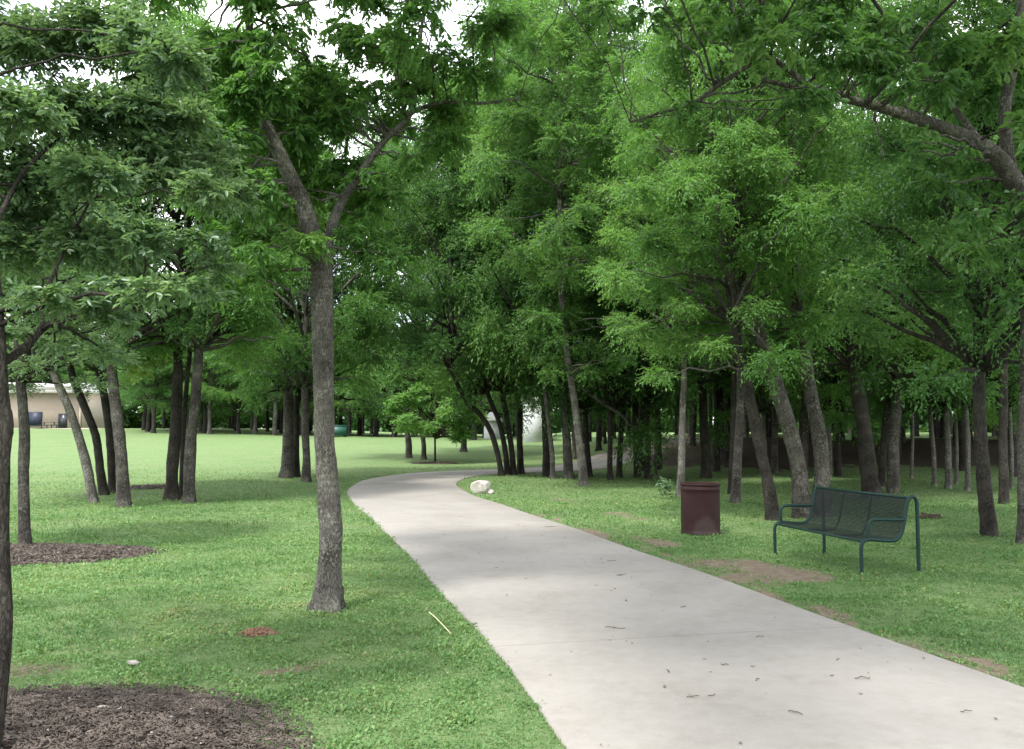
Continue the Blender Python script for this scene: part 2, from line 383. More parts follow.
def in_bed(x, y):
    v = np.zeros(np.shape(x), bool)
    for (cx, cy, a, b, rot) in BEDS:
        dx, dy = x-cx, y-cy; c, s = math.cos(rot), math.sin(rot)
        v |= np.hypot((dx*c+dy*s)/a, (-dx*s+dy*c)/b) < .97
    return v

# ------------------------------------------------------------------ grass (uncountable)
def lawn_grass():
    VV, TT, FF = [], [], []; base = 0
    zones = [(4.0, 6.5, 6000, .030), (6.5, 9.5, 3900, .034), (9.5, 14, 1800, .042), (14, 21, 620, .052), (21, 42, 200, .062)]
    for (d0, d1, dens, hh) in zones:
        xl, xr = -.62*d1-.3, .62*d1+.3
        cnt = int((xr-xl)*(d1-d0)*dens)
        x = rng.uniform(xl, xr, cnt); y = rng.uniform(d0, d1, cnt)
        ok = np.abs(x) < .60*y+.4
        x, y = x[ok], y[ok]
        pn = np.sin(x*2.1+np.sin(y*1.7)*1.5)*np.sin(y*2.6+np.cos(x*1.9)*1.4)      # clumping
        pn2 = (fbm(x, y, .9, 4)-.5)*3.2; pn = (fbm(x, y, 4.2, 3)-.5)*3.4; dry = sst(.56, .74, fbm(x+31, y, .8, 5))
        so = soil_at(x, y)
        pd = path_dist(x, y)
        keep = (pd > PW-.045+.07*rng.random(len(x))+.05*(fbm(x, y, 5.0, 2)-.5)) & ~in_bed(x, y) & (rng.random(len(x)) > so*1.05-.1) & (rng.random(len(x)) < .86+.22*pn-.22*dry) & (rng.random(len(x)) > .98*sst(20, 42, y))
        keep &= rng.random(len(x)) > litter_at(x, y)*1.2
        x, y, pn, pn2, pd, so, dry = (v[keep] for v in (x, y, pn, pn2, pd, so, dry))
        nN = len(x); z = gz(x, y)
        broad = rng.random(nN) < .5+.25*pn2
        h = hh*rng.uniform(.5, 1.25, nN)*np.clip(1+.34*pn, .7, 1.6)*np.where(broad, .8, 1.15)
        w = np.where(broad, h*.68, h*.16+.0015)
        an = rng.random(nN)*2*np.pi; lean = np.where(broad, rng.uniform(.5, 1.3, nN), rng.uniform(.1, .95, nN))
        d = np.stack([np.cos(an)*np.sin(lean), np.sin(an)*np.sin(lean), np.cos(lean)], 1)
        s_ = np.stack([-np.sin(an), np.cos(an), rng.normal(size=nN)*.25], 1)
        b = np.stack([x, y, z-.004+np.where(broad, h*.55*rng.random(nN), 0)], 1)
        tip = b+d*h[:, None]; tip[:, 2] -= h*.15
        midp = b+d*(h*.55)[:, None]
        V = np.stack([b, midp+s_*w[:, None]/2, tip, midp-s_*w[:, None]/2], 1)
        tn = np.clip(.42+.22*pn2+.10*pn+rng.normal(size=nN)*.17+.10*so+.22*dry, 0, .97)
        tn = np.where(rng.random(nN) < .01+.08*so+.05*dry, 1.0, tn)
        f = base+np.arange(nN)[:, None]*4+np.arange(4)[None]
        base += nN*4; VV.append(V.reshape(-1, 3)); TT.append(np.repeat(tn, 4)); FF.append(f)
    me = mk_mesh('grass', np.vstack(VV), np.vstack(FF), [GRASS], False, {'tint': np.concatenate(TT)})
    tag(link('grass', me), 'short clover and grass of the lawn beside the path', 'grass', kind='stuff')
lawn_grass()

# ------------------------------------------------------------------ foliage
def unit(v): return v/(np.linalg.norm(v, axis=-1, keepdims=True)+1e-9)
def foliage(clumps, r, L, W, twigs=50, per=12, droop=.25, fine=False, twigmb=None, tr=.0035):
    """clumps (n,7): x,y,z,rx,ry,rz,density -> leaf mesh arrays: leaves set along twigs that fan out of each clump."""
    clumps = np.asarray(clumps, float)
    rm = clumps[:, 3:6].mean(1)
    nt = np.maximum(3, (twigs*clumps[:, 6]*(rm/rm.mean())**2)).astype(int)
    ci = np.repeat(np.arange(len(clumps)), nt); T = len(ci)
    dirs = unit(r.normal(size=(T, 3))*np.array([1, 1, .8])+np.array([0, 0, .12]))
    C = clumps[ci, :3]; R = clumps[ci, 3:6]
    a = C+dirs*R*r.uniform(0, .45, (T, 1)); e = C+dirs*R*r.uniform(.62, 1.12, (T, 1))
    e[:, 2] -= droop*rm[ci]*r.uniform(.1, 1, T)
    ctint = r.normal(size=len(clumps))*.21
    s = (np.arange(per)+.6)/per
    s = s[None]*np.ones((T, 1))+r.normal(size=(T, per))*.04
    base = a[:, None]+(e-a)[:, None]*s[..., None]; base[..., 2] -= (s**2)*droop*.35*rm[ci][:, None]
    t = unit(e-a); t[:, 2] -= droop*.6; t = unit(t)
    up = np.array([0, 0, 1.0]); side = unit(np.cross(t, up)+r.normal(size=(T, 3))*.3)
    sg = np.where(np.arange(per) % 2 == 0, 1, -1)[None, :, None]
    d = unit(t[:, None]*r.uniform(.2, 1.0, (T, per, 1))+side[:, None]*sg*r.uniform(.5, 1.1, (T, per, 1))+r.normal(size=(T, per, 3))*.30-up*droop*.8)
    nrm = unit(up+r.normal(size=(T, per, 3))*.55); nrm = unit(nrm-d*(nrm*d).sum(-1, keepdims=True))
    w = np.cross(d, nrm)
    l = (L*r.uniform(.6, 1.25, (T, per, 1))); wd = l*W/L*r.uniform(.85, 1.15, (T, per, 1))
    fold = nrm*wd*.22
    nL = T*per
    tn = np.clip(.45+ctint[ci][:, None]+r.normal(size=(T, per))*.15+r.normal(size=(T, 1))*.08, 0, 1)
    if fine:
        V = np.stack([base, base+d*l*.28+w*wd*.42+fold, base+d*l*.62+w*wd*.46+fold, base+d*l-nrm*l*.08,
                      base+d*l*.62-w*wd*.46+fold, base+d*l*.28-w*wd*.42+fold], 2).reshape(-1, 3)
        b = np.arange(nL)[:, None, None]*6
        Fq = (b+np.array([[0,1,2,3],[0,3,4,5]])[None]).reshape(-1, 4); k = 6
    else:
        V = np.stack([base, base+d*l*.45+w*wd*.5+fold, base+d*l, base+d*l*.45-w*wd*.5+fold], 2).reshape(-1, 3)
        b = np.arange(nL)[:, None, None]*4
        Fq = (b+np.array([[0,1,2],[0,2,3]])[None]).reshape(-1, 3); k = 4
    if twigmb is not None:
        h = tr; v = np.stack([a+side*h, a-side*h, a+np.cross(side, t)*h*1.6, e, e+side*h*.2, e-side*h*.2], 1).reshape(-1, 3)
        b = np.arange(T)[:, None, None]*6
        q = (b+np.array([[0,1,5,4],[1,2,3,5],[2,0,4,3]])[None]).reshape(-1, 4)
        twigmb.add(v, q)
    return V, Fq, np.repeat(tn.ravel(), k)
def leaf_mesh(name, clumps, r, mat, **kw):
    V, Fq, tn = foliage(clumps, r, **kw); return mk_mesh(name, V, Fq, [mat], False, {'tint': tn})

def curve3(p, q, r, sag=.15, n=7):
    p = np.asarray(p, float); q = np.asarray(q, float); L = np.linalg.norm(q-p)
    t = np.linspace(0, 1, n)[:, None]; m = (p+q)/2+np.array([0, 0, sag*L])+r.normal(size=3)*.07*L
    c = (1-t)**2*p+2*t*(1-t)*m+t*t*q
    c[1:-1] += r.normal(size=(n-2, 3))*.018*L; return c
def limbs_to(mb, axis_pts, axis_r, clumps, r, frac=.65, rmax=.6, sides=6):
    """A limb from the trunk axis to every clump."""
    axis_pts = np.asarray(axis_pts, float)
    for c in clumps:
        p = c[:3]; d = np.hypot(axis_pts[:, 0]-p[0], axis_pts[:, 1]-p[1])
        zt = p[2]-frac*d.min()-.15
        k = int(np.argmin(np.abs(axis_pts[:, 2]-zt)))
        r0 = min(axis_r[k]*rmax, .012+.018*np.linalg.norm(p-axis_pts[k])); n = 7
        mb.tube(curve3(axis_pts[k], p, r, .10, n), np.linspace(r0, max(.006, r0*.25), n), sides)

def trunk_tube(mb, pts, rad, r, sides=14, flare=1.5, rough=.03, step=.12):
    """Trunk with a root flare and uneven surface through control points."""
    pts = catmull3(pts, step); n = len(pts)
    s = np.concatenate([[0], np.cumsum(np.linalg.norm(np.diff(pts, axis=0), axis=1))])
    cr = np.interp(np.linspace(0, 1, n), np.linspace(0, 1, len(rad)), rad)
    cr = cr*(1+(flare-1)*np.exp(-s/(cr[0]*1.6+.02)))*(1+.04*np.interp(s, np.arange(0, s[-1]+.6, .5), r.normal(size=len(np.arange(0, s[-1]+.6, .5)))))
    pts = pts+np.stack([np.interp(s, np.arange(0, s[-1]+1, .8), r.normal(size=len(np.arange(0, s[-1]+1, .8)))) for _ in range(3)], 1)*np.minimum(1, s*2)[:, None]*cr[0]*.055*np.array([1, 1, 0])
    lob = None
    if flare > 1.2:
        a = np.linspace(0, 2*np.pi, sides, endpoint=False); ph = r.uniform(0, 6.28, 3)
        lob = np.exp(-s/(cr[0]*.9))[:, None]*(.28*np.cos(3*a+ph[0])+.20*np.cos(5*a+ph[1])+.10*np.cos(2*a+ph[2]))[None]
    mb.tube(pts, cr, sides, rough, True, r, lob)
    return pts, cr
def catmull3(pts, step):
    pts = np.asarray(pts, float); L = np.linalg.norm(np.diff(pts, axis=0), axis=1).sum()
    n = max(2, int(L/step/max(1, len(pts)-1))+1)
    ext = np.vstack([2*pts[0]-pts[1], pts, 2*pts[-1]-pts[-2]]); out = []
    for i in range(1, len(ext)-2):
        p0, p1, p2, p3 = ext[i-1:i+3]
        for t in np.linspace(0, 1, n, endpoint=False):
            out.append(.5*(2*p1+(-p0+p2)*t+(2*p0-5*p1+4*p2-p3)*t*t+(-p0+3*p1-3*p2+p3)*t**3))
    out.append(pts[-1]); return np.array(out)

# ---- crown prototypes, shared by the many trees of the wood -----------------
def crown_proto(seed, R, H, ncl, mat, L, W, twigs, per, droop, bark, low=.0):
    r = np.random.default_rng(seed); cl = []
    for k in range(ncl):
        h = low+(1-low)*((k+.5)/ncl)**.85
        rr = R*(.30+.75*math.sin(math.pi*min(1, .20+.78*h)))*math.sqrt(r.uniform(.15, 1.0))
        a = k*2.4+r.normal()*.5; cr = r.uniform(.14, .30)*R
        cl.append((rr*math.cos(a), rr*math.sin(a), h*H+r.normal()*.05*H, cr*1.2, cr*1.2, cr*.72, r.uniform(.7, 1.25)))
    mb = MB(); ax = np.stack([np.cumsum(r.normal(size=12))*.05, np.cumsum(r.normal(size=12))*.05, np.linspace(-.1, .85*H, 12)], 1)
    ar = np.linspace(.11, .02, 12); mb.tube(ax, ar, 8)
    limbs_to(mb, ax, ar, cl, r)
    V, Fq, tn = foliage(cl, r, L, W, twigs, per, droop)
    return mb.build('branches', [bark], True), mk_mesh('crown', V, Fq, [mat], False, {'tint': tn})
PROTO = {}
for k, (sd, R, H, nc, mat, L, W, tw, per, dr, bk) in enumerate([
    (11, 2.7, 6.5, 64, LEAF_ELM, 0.088, 0.044, 80, 12, 0.16, BARK_DARK),
    (12, 3.0, 7.0, 70, LEAF_ELM, 0.088, 0.040, 83, 12, 0.20, BARK_DARK),
    (13, 2.8, 7.5, 67, LEAF_ASH, 0.106, 0.037, 77, 12, 0.29, BARK_GREY),
    (14, 3.2, 7.0, 72, LEAF_ASH, 0.106, 0.037, 77, 12, 0.29, BARK_GREY),
    (15, 2.6, 6.0, 61, LEAF_OAK, 0.079, 0.040, 83, 12, 0.10, BARK_DARK),
    (16, 2.9, 7.2, 64, LEAF_LIME, 0.097, 0.044, 71, 12, 0.23, BARK_GREY),
    (17, 3.1, 6.4, 70, LEAF_ELM, 0.088, 0.042, 83, 12, 0.16, BARK_DARK),
    (18, 1.8, 2.6, 44, LEAF_LIGHT, .10, .050, 90, 12, .15, BARK_GREY),
    (19, 2.6, 5.5, 47, LEAF_PALE, 0.106, 0.053, 62, 12, 0.16, BARK_GREY)]):
    PROTO[k] = crown_proto(sd, R, H, nc, mat, L, W, tw, per, dr, bk)

NTREE = [0]
def wood_tree(base, ctrl, wb, wt, proto, cz, sxy, sz, label, group=None, bark=BARK_DARK, name='tree', sides=12, rot=None, extra=None, dy=0.0):
    """base: ground point; ctrl: trunk pixels above the base (at the same depth); wb/wt diameters in px at base/top."""
    NTREE[0] += 1; r = np.random.default_rng(1000+NTREE[0])
    b = np.asarray(base, float); d = b[1]
    pts = [b+np.array([0, 0, -.12])]
    for k, (px, py) in enumerate(ctrl):
        q = P(px, py, d); q[1] += dy*(k+1)/len(ctrl)*(q[2]-b[2]); pts.append(q)
    top = pts[-1]; lean = (pts[-1]-pts[-2]); lean /= max(lean[2], .2)
    ctop = b[2]+cz
    if top[2] < ctop+.8: pts.append(top+np.array([lean[0]*.5, lean[1]*.5, 1])*(ctop+.8-top[2]))
    pts = np.array(pts)
    root = empty(name, b, label, 'tree', group)
    mb = MB(); ra = wb*.88/F*d/2; rt = wt*.88/F*d/2
    ap, ar = trunk_tube(mb, pts-b, [ra, ra*.86, rt, rt*.8], r, sides, 1.45)
    if extra:
        for (ep, e0, e1) in extra:
            q = np.array([P(px, py, d)-b for px, py in ep]); mb.tube(catmull3(q, .25), np.linspace(e0, e1, len(catmull3(q, .25)))/F*d/2, 9, .03, True, r)
    link('trunk', mb.build('trunk', [bark], True), root)
    k = int(np.argmin(np.abs(ap[:, 2]-cz)))
    br, cr = PROTO[proto]
    rz = r.random()*6.28 if rot is None else rot
    for nm, me in (('branches', br), ('crown', cr)):
        o = link(nm, me, root, (ap[k][0], ap[k][1], cz)); o.rotation_euler = (0, 0, rz); o.scale = (sxy, sxy, sz)
    return root

# ---- hand placed trees ------------------------------------------------------
G = ground_at
LG = 'trees in the clumps on the left lawn'
wood_tree(G(25,548), [(23,480),(24,430),(20,385),(18,350)], 13, 11, 4, 2.3, .60, .50, 'slim grey tree in the brown mulch ring at the left edge', bark=BARK_GREY, name='young_tree')
wood_tree(G(95,503), [(84,455),(72,415),(57,380),(45,350)], 11, 8, 4, 3.2, .75, .75, 'leftmost leaning slim tree with pale trunk on the left lawn', LG, BARK_PALE)
wood_tree(G(105,495), [(96,440),(84,405),(72,372)], 10, 8, 0, 3.6, .8, .8, 'dark slim tree leaning left just behind the pale leaning one', LG)
wood_tree(G(114,493), [(111,450),(106,405),(98,370),(93,345)], 10, 8, 8, 3.2, .85, .8, 'dark upright tree half hidden by the stout grey trunk on the left lawn', LG)
wood_tree(G(124,507), [(122,460),(117,410),(112,365),(110,335)], 14.5, 11, 0, 3.3, .8, .9, 'stout grey trunk at the front of the left clump on the lawn', LG, BARK_GREY)
wood_tree(G(172,500), [(174,450),(177,400),(178,350),(178,320)], 14, 10, 2, 3.6, .9, 1.0, 'thicker dark trunk on the left side of the paired trunks on the lawn', LG)
wood_tree(G(181,498), [(183,440),(186,390),(190,350)], 6, 5, 0, 3.7, .8, 1.0, 'thin dark trunk squeezed between the paired trunks on the lawn', LG)
wood_tree(G(189,503), [(191,455),(195,400),(199,350),(203,310)], 13.5, 11, 2, 3.5, .9, 1.0, 'grey trunk leaning right on the right side of the paired trunks', LG, BARK_GREY)
MG = 'trees in the clump behind the big speckled trunk'
wood_tree(G(287,478), [(288,445),(289,400),(288,370)], 14, 10, 1, 3.0, 1.2, 1.6, 'broad rooted tree on the left of the clump behind the big speckled trunk', MG, BARK_GREY)
wood_tree(G(296,477), [(296,440),(297,400),(299,370)], 9, 8, 6, 3.0, 1.15, 1.3, 'dark tree in the middle of the clump behind the big speckled trunk', MG)
wood_tree(G(306,482), [(306,450),(305,400),(303,365)], 10, 8, 2, 3.0, 1.0, 1.25, 'slim grey tree on the right of the clump behind the big speckled trunk', MG, BARK_GREY)
FG = 'trees on the lawn beyond the path bend'
wood_tree(G(409,458), [(408,440),(407,425),(407,410)], 7.5, 6, 1, 2.9, 1.6, 2.0, 'broad trunk standing left behind the light green sapling', FG, BARK_GREY)
wood_tree(G(424,459.5), [(424,445),(422,430),(421,410)], 6, 5, 0, 3.0, 1.5, 2.0, 'leaning trunk close behind the light green sapling', FG, BARK_GREY)
sap = wood_tree(G(435,463), [(435,445),(435,425)], 2.6, 2.0, 7, 1.30, 1.22, 1.12, 'light green round sapling in a mulch ring beyond the path bend', FG, BARK_DARK, 'sapling')
wood_tree(G(464,452), [(464,435),(463,415)], 7, 6, 6, 2.9, 1.6, 2.1, 'trunk standing right of the light green sapling on the shaded lawn', FG, BARK_GREY)
wood_tree(G(474,440), [(474,425),(473,410)], 6, 5, 0, 3.0, 1.6, 2.1, 'farther dark trunk between the sapling and the white shed', FG)
BG = 'trees in the clump inside the path bend'
wood_tree(G(502,476), [(498,455),(490,430),(478,412),(465,398)], 7, 5, 0, 3.9, .8, 1.3, 'thin dark tree bowing left over the path bend', BG, dy=-.2)
wood_tree(G(508,475), [(505,450),(500,425),(491,402),(485,385)], 6.5, 5.5, 1, 3.1, 1.1, 1.6, 'dark tree leaning left, second trunk of the clump inside the path bend', BG)
wood_tree(G(514,475), [(511,445),(507,420),(503,398)], 7, 6, 6, 3.2, 1.2, 1.8, 'dark tree in the middle of the clump inside the path bend', BG)
wood_tree(G(521,474), [(520,445),(519,420),(518,395)], 8, 7, 2, 3.3, 1.3, 2.0, 'straight dark tree on the right of the clump inside the path bend', BG)
WG = 'trees at the front of the wood right of the path bend'
wood_tree(G(547,477), [(546,445),(545,415),(544,390)], 9, 8, 0, 3.1, 1.1, 1.8, 'straight dark trunk with a thin grey one at its right foot', WG)
wood_tree(G(553,479), [(552,455),(549,425),(546,400)], 6, 5, 1, 3.6, .8, 1.3, 'thin grey trunk at the right foot of a straight dark one', WG, BARK_GREY)
wood_tree(G(568,479), [(567,450),(565,420),(563,390)], 11, 10, 3, 3.2, 1.2, 1.9, 'thick brownish trunk just left of the pale leaning one', WG, BARK_GREY)
wood_tree(G(590,477), [(588,455),(586,430),(585,405)], 7, 6, 0, 2.5, 1.05, 1.45, 'dark trunk right behind the pale leaning one', WG)
wood_tree(G(610,480), [(610,450),(610,425),(611,400)], 6.5, 6, 1, 2.5, 1.05, 1.45, 'dark trunk on the shade line left of the twin slim trunks', WG)
wood_tree(G(619,478), [(620,450),(622,425),(624,398)], 7, 6, 6, 2.5, 1.05, 1.45, 'dark trunk leaning slightly right beyond the shade line', WG)
wood_tree(G(648,479), [(648,450),(647,425),(646,400)], 7.5, 7, 0, 2.5, 1.05, 1.45, 'dark trunk left of the pale slender one by the bin', WG)
wood_tree(G(655,477), [(656,450),(657,425)], 5, 4.5, 1, 3.2, .8, 1.2, 'thin grey trunk beside a dark one, left of the bin', WG, BARK_GREY)
wood_tree(G(680,497), [(681,470),(682,440),(683,405),(684,380)], 9, 7, 5, 3.7, .7, .8, 'pale slender trunk rising just behind the maroon bin', WG, BARK_PALE)
wood_tree(G(730,494), [(732,460),(733,430),(734,400)], 6.5, 6, 0, 3.1, .7, .9, 'thin dark trunk behind the grey one right of the bin', WG)
wood_tree(G(735,503), [(737,470),(739,435),(740,405)], 11, 9, 5, 3.9, .7, .9, 'grey trunk standing alone right of the bin', WG, BARK_GREY)
wood_tree(G(774,520), [(767,480),(757,430),(747,385),(738,350)], 14.5, 12, 3, 3.7, .7, .95, 'dark trunk leaning left between bin and bench', WG)
wood_tree(G(872,497), [(866,450),(858,390),(852,330),(846,280)], 19, 15, 6, 3.2, .85, 1.15, 'thick dark trunk leaning left behind the bench back', WG, BARK_DARK)
wood_tree(G(893,493), [(894,450),(897,400),(898,360)], 13, 11, 3, 2.9, .85, 1.0, 'brown mottled trunk right of the thick dark one behind the bench', WG, BARK_GREY)
wood_tree(G(881,487), [(884,440),(888,400),(892,370)], 8, 6, 0, 3.5, .7, .9, 'thin dark trunk between the two stout trunks behind the bench', WG)
wood_tree(G(990,536), [(985,490),(980,430),(978,370),(977,300)], 17, 13, 6, 2.6, .75, 1.0, 'dark trunk leaning left beyond the right end of the bench', WG, BARK_DARK)
wood_tree(G(1021,543), [(1022,490),(1022,430),(1024,370)], 10.5, 9, 1, 3.4, .6, .8, 'brown trunk cut by the right edge of the picture', WG, BARK_GREY)
wood_tree(G(1004,504), [(1003,470),(1003,435),(1004,400)], 11, 9, 0, 3.4, .7, .9, 'dark trunk left of the one cut by the right edge', WG)
PG = 'slim pale trunks in the clearing behind the bench'
for (bx, by, cx_, cy_, w, lab) in [(934,486,931,425,5.5,'thin pale trunk leaning left, first of three in the clearing'),
      (948,489,947,425,7.5,'thickest pale trunk in the clearing behind the bench'), (956,484,956,430,4.5,'thinnest pale trunk just right of the thickest pale one'),
      (967,491,967,440,6.5,'grey trunk with low leaves left of the dark leaning trunk'), (911,478,912,415,4,'pale thin trunk right of the brown mottled one'),
      (829,478,828,420,6,'slim pale trunk seen between the twin trunk and the thick dark one'), (821,474,819,425,3.5,'crooked pale stem beside the slim pale trunk'),
      (764,476,764,430,5.5,'grey trunk in the shade between bin and leaning tree'), (1011,489,1010,420,5,'pale trunk in the clearing near the right edge')]:
    wood_tree(G(bx, by), [((bx+cx_)/2+1, (by+cy_)/2), (cx_, cy_)], w, w*.85, int(rng.integers(0, 7)), 2.35, .85, 1.0, lab, PG, BARK_PALE)

# ---- trees with crowns of their own -------------------------------------------
def custom_tree(name, label, base, trunks, clumps, mat, bark, kw, seed, sides=18, twig_r=.0035, group=None, flare=1.5, stem_jit=.03, limbf=.65):
    r = np.random.default_rng(seed); b = np.asarray(base, float)
    root = empty(name, b, label, 'tree', group)
    mb = MB(); AX, AR = [], []
    for (pts, rad) in trunks:
        ap, ar = trunk_tube(mb, np.asarray(pts)-b, rad, r, sides, flare if np.linalg.norm(np.asarray(pts)[0][:2]-b[:2]) < .6 and np.asarray(pts)[0][2] < b[2]+.2 else 1.0, stem_jit, .07)
        AX.append(ap); AR.append(ar)
    link('trunk', mb.build('trunk', [bark], True), root)
    AX = np.vstack(AX); AR = np.concatenate(AR)
    cl = np.array(clumps, float); cl[:, :3] -= b
    mb2 = MB()
    for c in cl:                       # limb from the nearest lower piece of wood
        p = c[:3]; dd = np.linalg.norm(AX-p, axis=1)+np.where(AX[:, 2] > p[2]+.1, .8, 0)+np.where(AR > .10, .4, 0)
        k = int(np.argmin(dd)); L = np.linalg.norm(AX[k]-p); r0 = min(AR[k]*.6, .008+.010*L)
        mb2.tube(curve3(AX[k], p, r, .10, 8), np.linspace(r0, .005, 8), 6)
    V, Fq, tn = foliage(cl, r, twigmb=mb2, tr=twig_r, **kw)
    link('branches', mb2.build('branches', [bark], True), root)
    link('crown', mk_mesh('crown', V, Fq, [mat], False, {'tint': tn}), root)
    return root
def pc(px, py, d, rpx, den=1.0, flat=.75):
    q = P(px, py, d); rr = rpx*d/F; return (*q, rr*1.1, rr*1.1, rr*flat, den)
def region(r, x0, x1, y0, y1, d0, d1, n_, r0, r1, den=1.0):
    return [pc(r.uniform(x0, x1), r.uniform(y0, y1), r.uniform(d0, d1), r.uniform(r0, r1), den*r.uniform(.7, 1.2)) for _ in range(n_)]

# the big speckled trunk on the left of the path
r = np.random.default_rng(51); b = G(328, 610); d = b[1]
main_tr = [([b-np.array([0,0,.1]), P(328,560,d), P(326,450,d), P(323,340,d), P(320,250,d)], np.array([25.5,22.5,21,21,22])*d/F/2),
           ([P(320,262,d), P(303,205,d-.1), P(280,155,d-.25), P(262,110,d-.3), P(250,40,d-.3), P(245,-80,d-.2)], np.array([20,17,14,11,8,4.5])*d/F/2),
           ([P(322,262,d), P(335,215,d+.1), P(355,180,d+.2), P(385,140,d+.3), P(412,110,d+.4), P(420,40,d+.5), P(430,-60,d+.5)], np.array([11.5,9.5,8,6.5,5.5,3.5,2.2])*d/F/2),
           ([P(245,-80,d-.2), np.array([-2.6,5.6,7.4]), np.array([-2.3,3.4,8.0]), np.array([-1.6,1.8,8.3])], [.05,.045,.03,.015]),
           ([P(405,115,d+.35), P(440,103,d+.4), P(485,103,d+.4), P(520,98,d+.5)], np.array([5.5,4.5,3.5,2])*d/F/2)]
mc = []
for (x, y, q, den) in [(225,50,36,1),(262,95,34,1),(215,115,36,1),(245,45,30,.9),(300,100,32,.9),(318,78,26,.8),(290,150,34,1),(250,185,38,1),(232,235,36,1),(285,200,34,1),
      (395,35,34,.7),(440,55,36,.9),(375,85,26,.45),(352,128,26,.45),(445,135,30,.7),(478,70,34,1),(425,8,34,.8),(490,25,34,1),(350,165,30,.9),(362,205,34,1),(405,165,24,.4),
      (300,240,30,.9),(372,245,30,.8),(260,270,30,.8),(395,115,22,.4),(330,110,22,.5),(350,60,18,.35),(455,100,26,.7),(275,20,22,.5),(205,190,34,1),(215,275,30,.7),(190,60,34,1),
      (300,135,26,.9),(270,130,26,.9)]:
    mc.append(pc(x, y, d+(r.uniform(-.9, .3) if x < 255 or y < 60 or y > 235 else r.uniform(.1, 1.0)), q, den*(.75 if x > 335 else 1))); 
    if x < 260 or r.random() < .35: mc.append(pc(x+r.uniform(-22, 22), y+r.uniform(-18, 18), d+r.uniform(.3, 1.5), q*.95, den*.8))
mc += region(r, 215, 262, 120, 260, d-1.0, d-.1, 7, 22, 30, .8)+region(r, 300, 345, 80, 190, d+.1, d+.9, 7, 20, 28, .8)+region(r, 345, 400, 190, 260, d-.3, d+.7, 5, 18, 26, .7)+region(r, 340, 460, -20, 190, d+.2, d+1.4, 9, 18, 30, .5)+region(r, 285, 345, 50, 140, d+.3, d+1.5, 6, 18, 26, .5)+region(r, 232, 282, -10, 118, d-.9, d-.45, 11, 20, 28, .9)+region(r, 345, 415, 95, 200, d-.4, d+.05, 5, 15, 21, .5)+region(r, 285, 390, -15, 55, d-.5, d+1.6, 9, 16, 26, .5)+region(r, 335, 430, 15, 125, d+.3, d+1.6, 11, 18, 26, .55)
mc += region(r, 120, 250, -260, -20, d-1.5, d+1.5, 26, 36, 56)
mc += region(r, 400, 560, -260, -30, d-1.5, d+1.5, 20, 34, 52)
mc += region(r, 250, 420, -300, -130, d-1.5, d+1.5, 12, 34, 52, .8)
for k in range(45):  # unseen clumps overhead, added with their limb to shade the near path
    mc.append((r.uniform(-2.5, 1.0), r.uniform(2.5, 9.5), r.uniform(6.2, 9.5), .7, .7, .5, r.uniform(.14, .25)))
custom_tree('shade_tree', 'tall tree with speckled grey trunk standing close to the left of the path', b, main_tr, mc, LEAF_ASH, BARK_SPECK,
            dict(L=.075, W=.026, twigs=100, per=14, droop=.4, fine=True), 61, 26, .0025, flare=1.75)

# thin dark trunk at the left picture edge with the big grey green crown
r = np.random.default_rng(52); b = np.array([-2.46, 4.36, float(gz(-2.46, 4.36))+.03]); d = b[1]
ltr = [([b-np.array([0,0,.1]), P(6,640,d), P(3,540,d), P(4,460,d), P(6,425,d), P(3,395,d), P(0,340,d), P(-8,220,d), P(-10,100,d), P(-14,-60,d)], np.array([13,12,11.5,11,13.5,10.5,10,8,6,4])*d/F/2),
       ([P(0,365,d), P(25,347,d+.15), P(48,325,d+.3), P(85,312,d+.5), P(135,308,d+.7)], np.array([9,8,7,5,3])*d/F/2),
       ([P(42,330,d+.25), P(44,300,d+.4), P(60,260,d+.5), P(90,200,d+.6)], np.array([6,5,4,3])*d/F/2),
       ([P(-8,230,d), P(30,165,d+.5), P(85,120,d+.9), P(150,70,d+1.1)], np.array([6,5,3.5,2])*d/F/2)]
lc = []
for (x, y, q, den) in [(20,40,52,1),(80,30,52,1),(140,40,46,1),(15,110,52,1),(75,105,50,1),(135,110,46,1),(185,115,36,.9),(30,180,50,1),(95,175,50,1),(155,170,44,1),(205,190,34,.9),
      (20,245,46,1),(85,240,46,1),(145,235,42,1),(200,240,30,.7),(40,300,36,.7),(100,295,38,.8),(155,290,36,.8),(200,290,26,.5),(175,60,40,.9),(215,150,30,.8),(10,330,26,.5),(70,335,26,.5),(120,325,26,.6)]:
    lc.append(pc(x, y, d+r.uniform(-.3, 1.6), q, den, .65))
    lc.append(pc(x+r.uniform(-30, 30), y+r.uniform(-30, 30), d+r.uniform(.6, 2.0), q, den*.8, .65))
lc += region(r, -330, 120, -200, -30, d-.2, d+1.8, 8, 36, 50, .6)
lc += region(r, -330, -40, -60, 300, d-1., d+1.8, 18, 46, 66)
custom_tree('foreground_tree', 'thin dark trunk at the left picture edge under a dense grey green crown', b, ltr, lc, LEAF_OAK, BARK_DARK,
            dict(L=.046, W=.0185, twigs=112, per=14, droop=.12, fine=True), 62, 18, .0016)

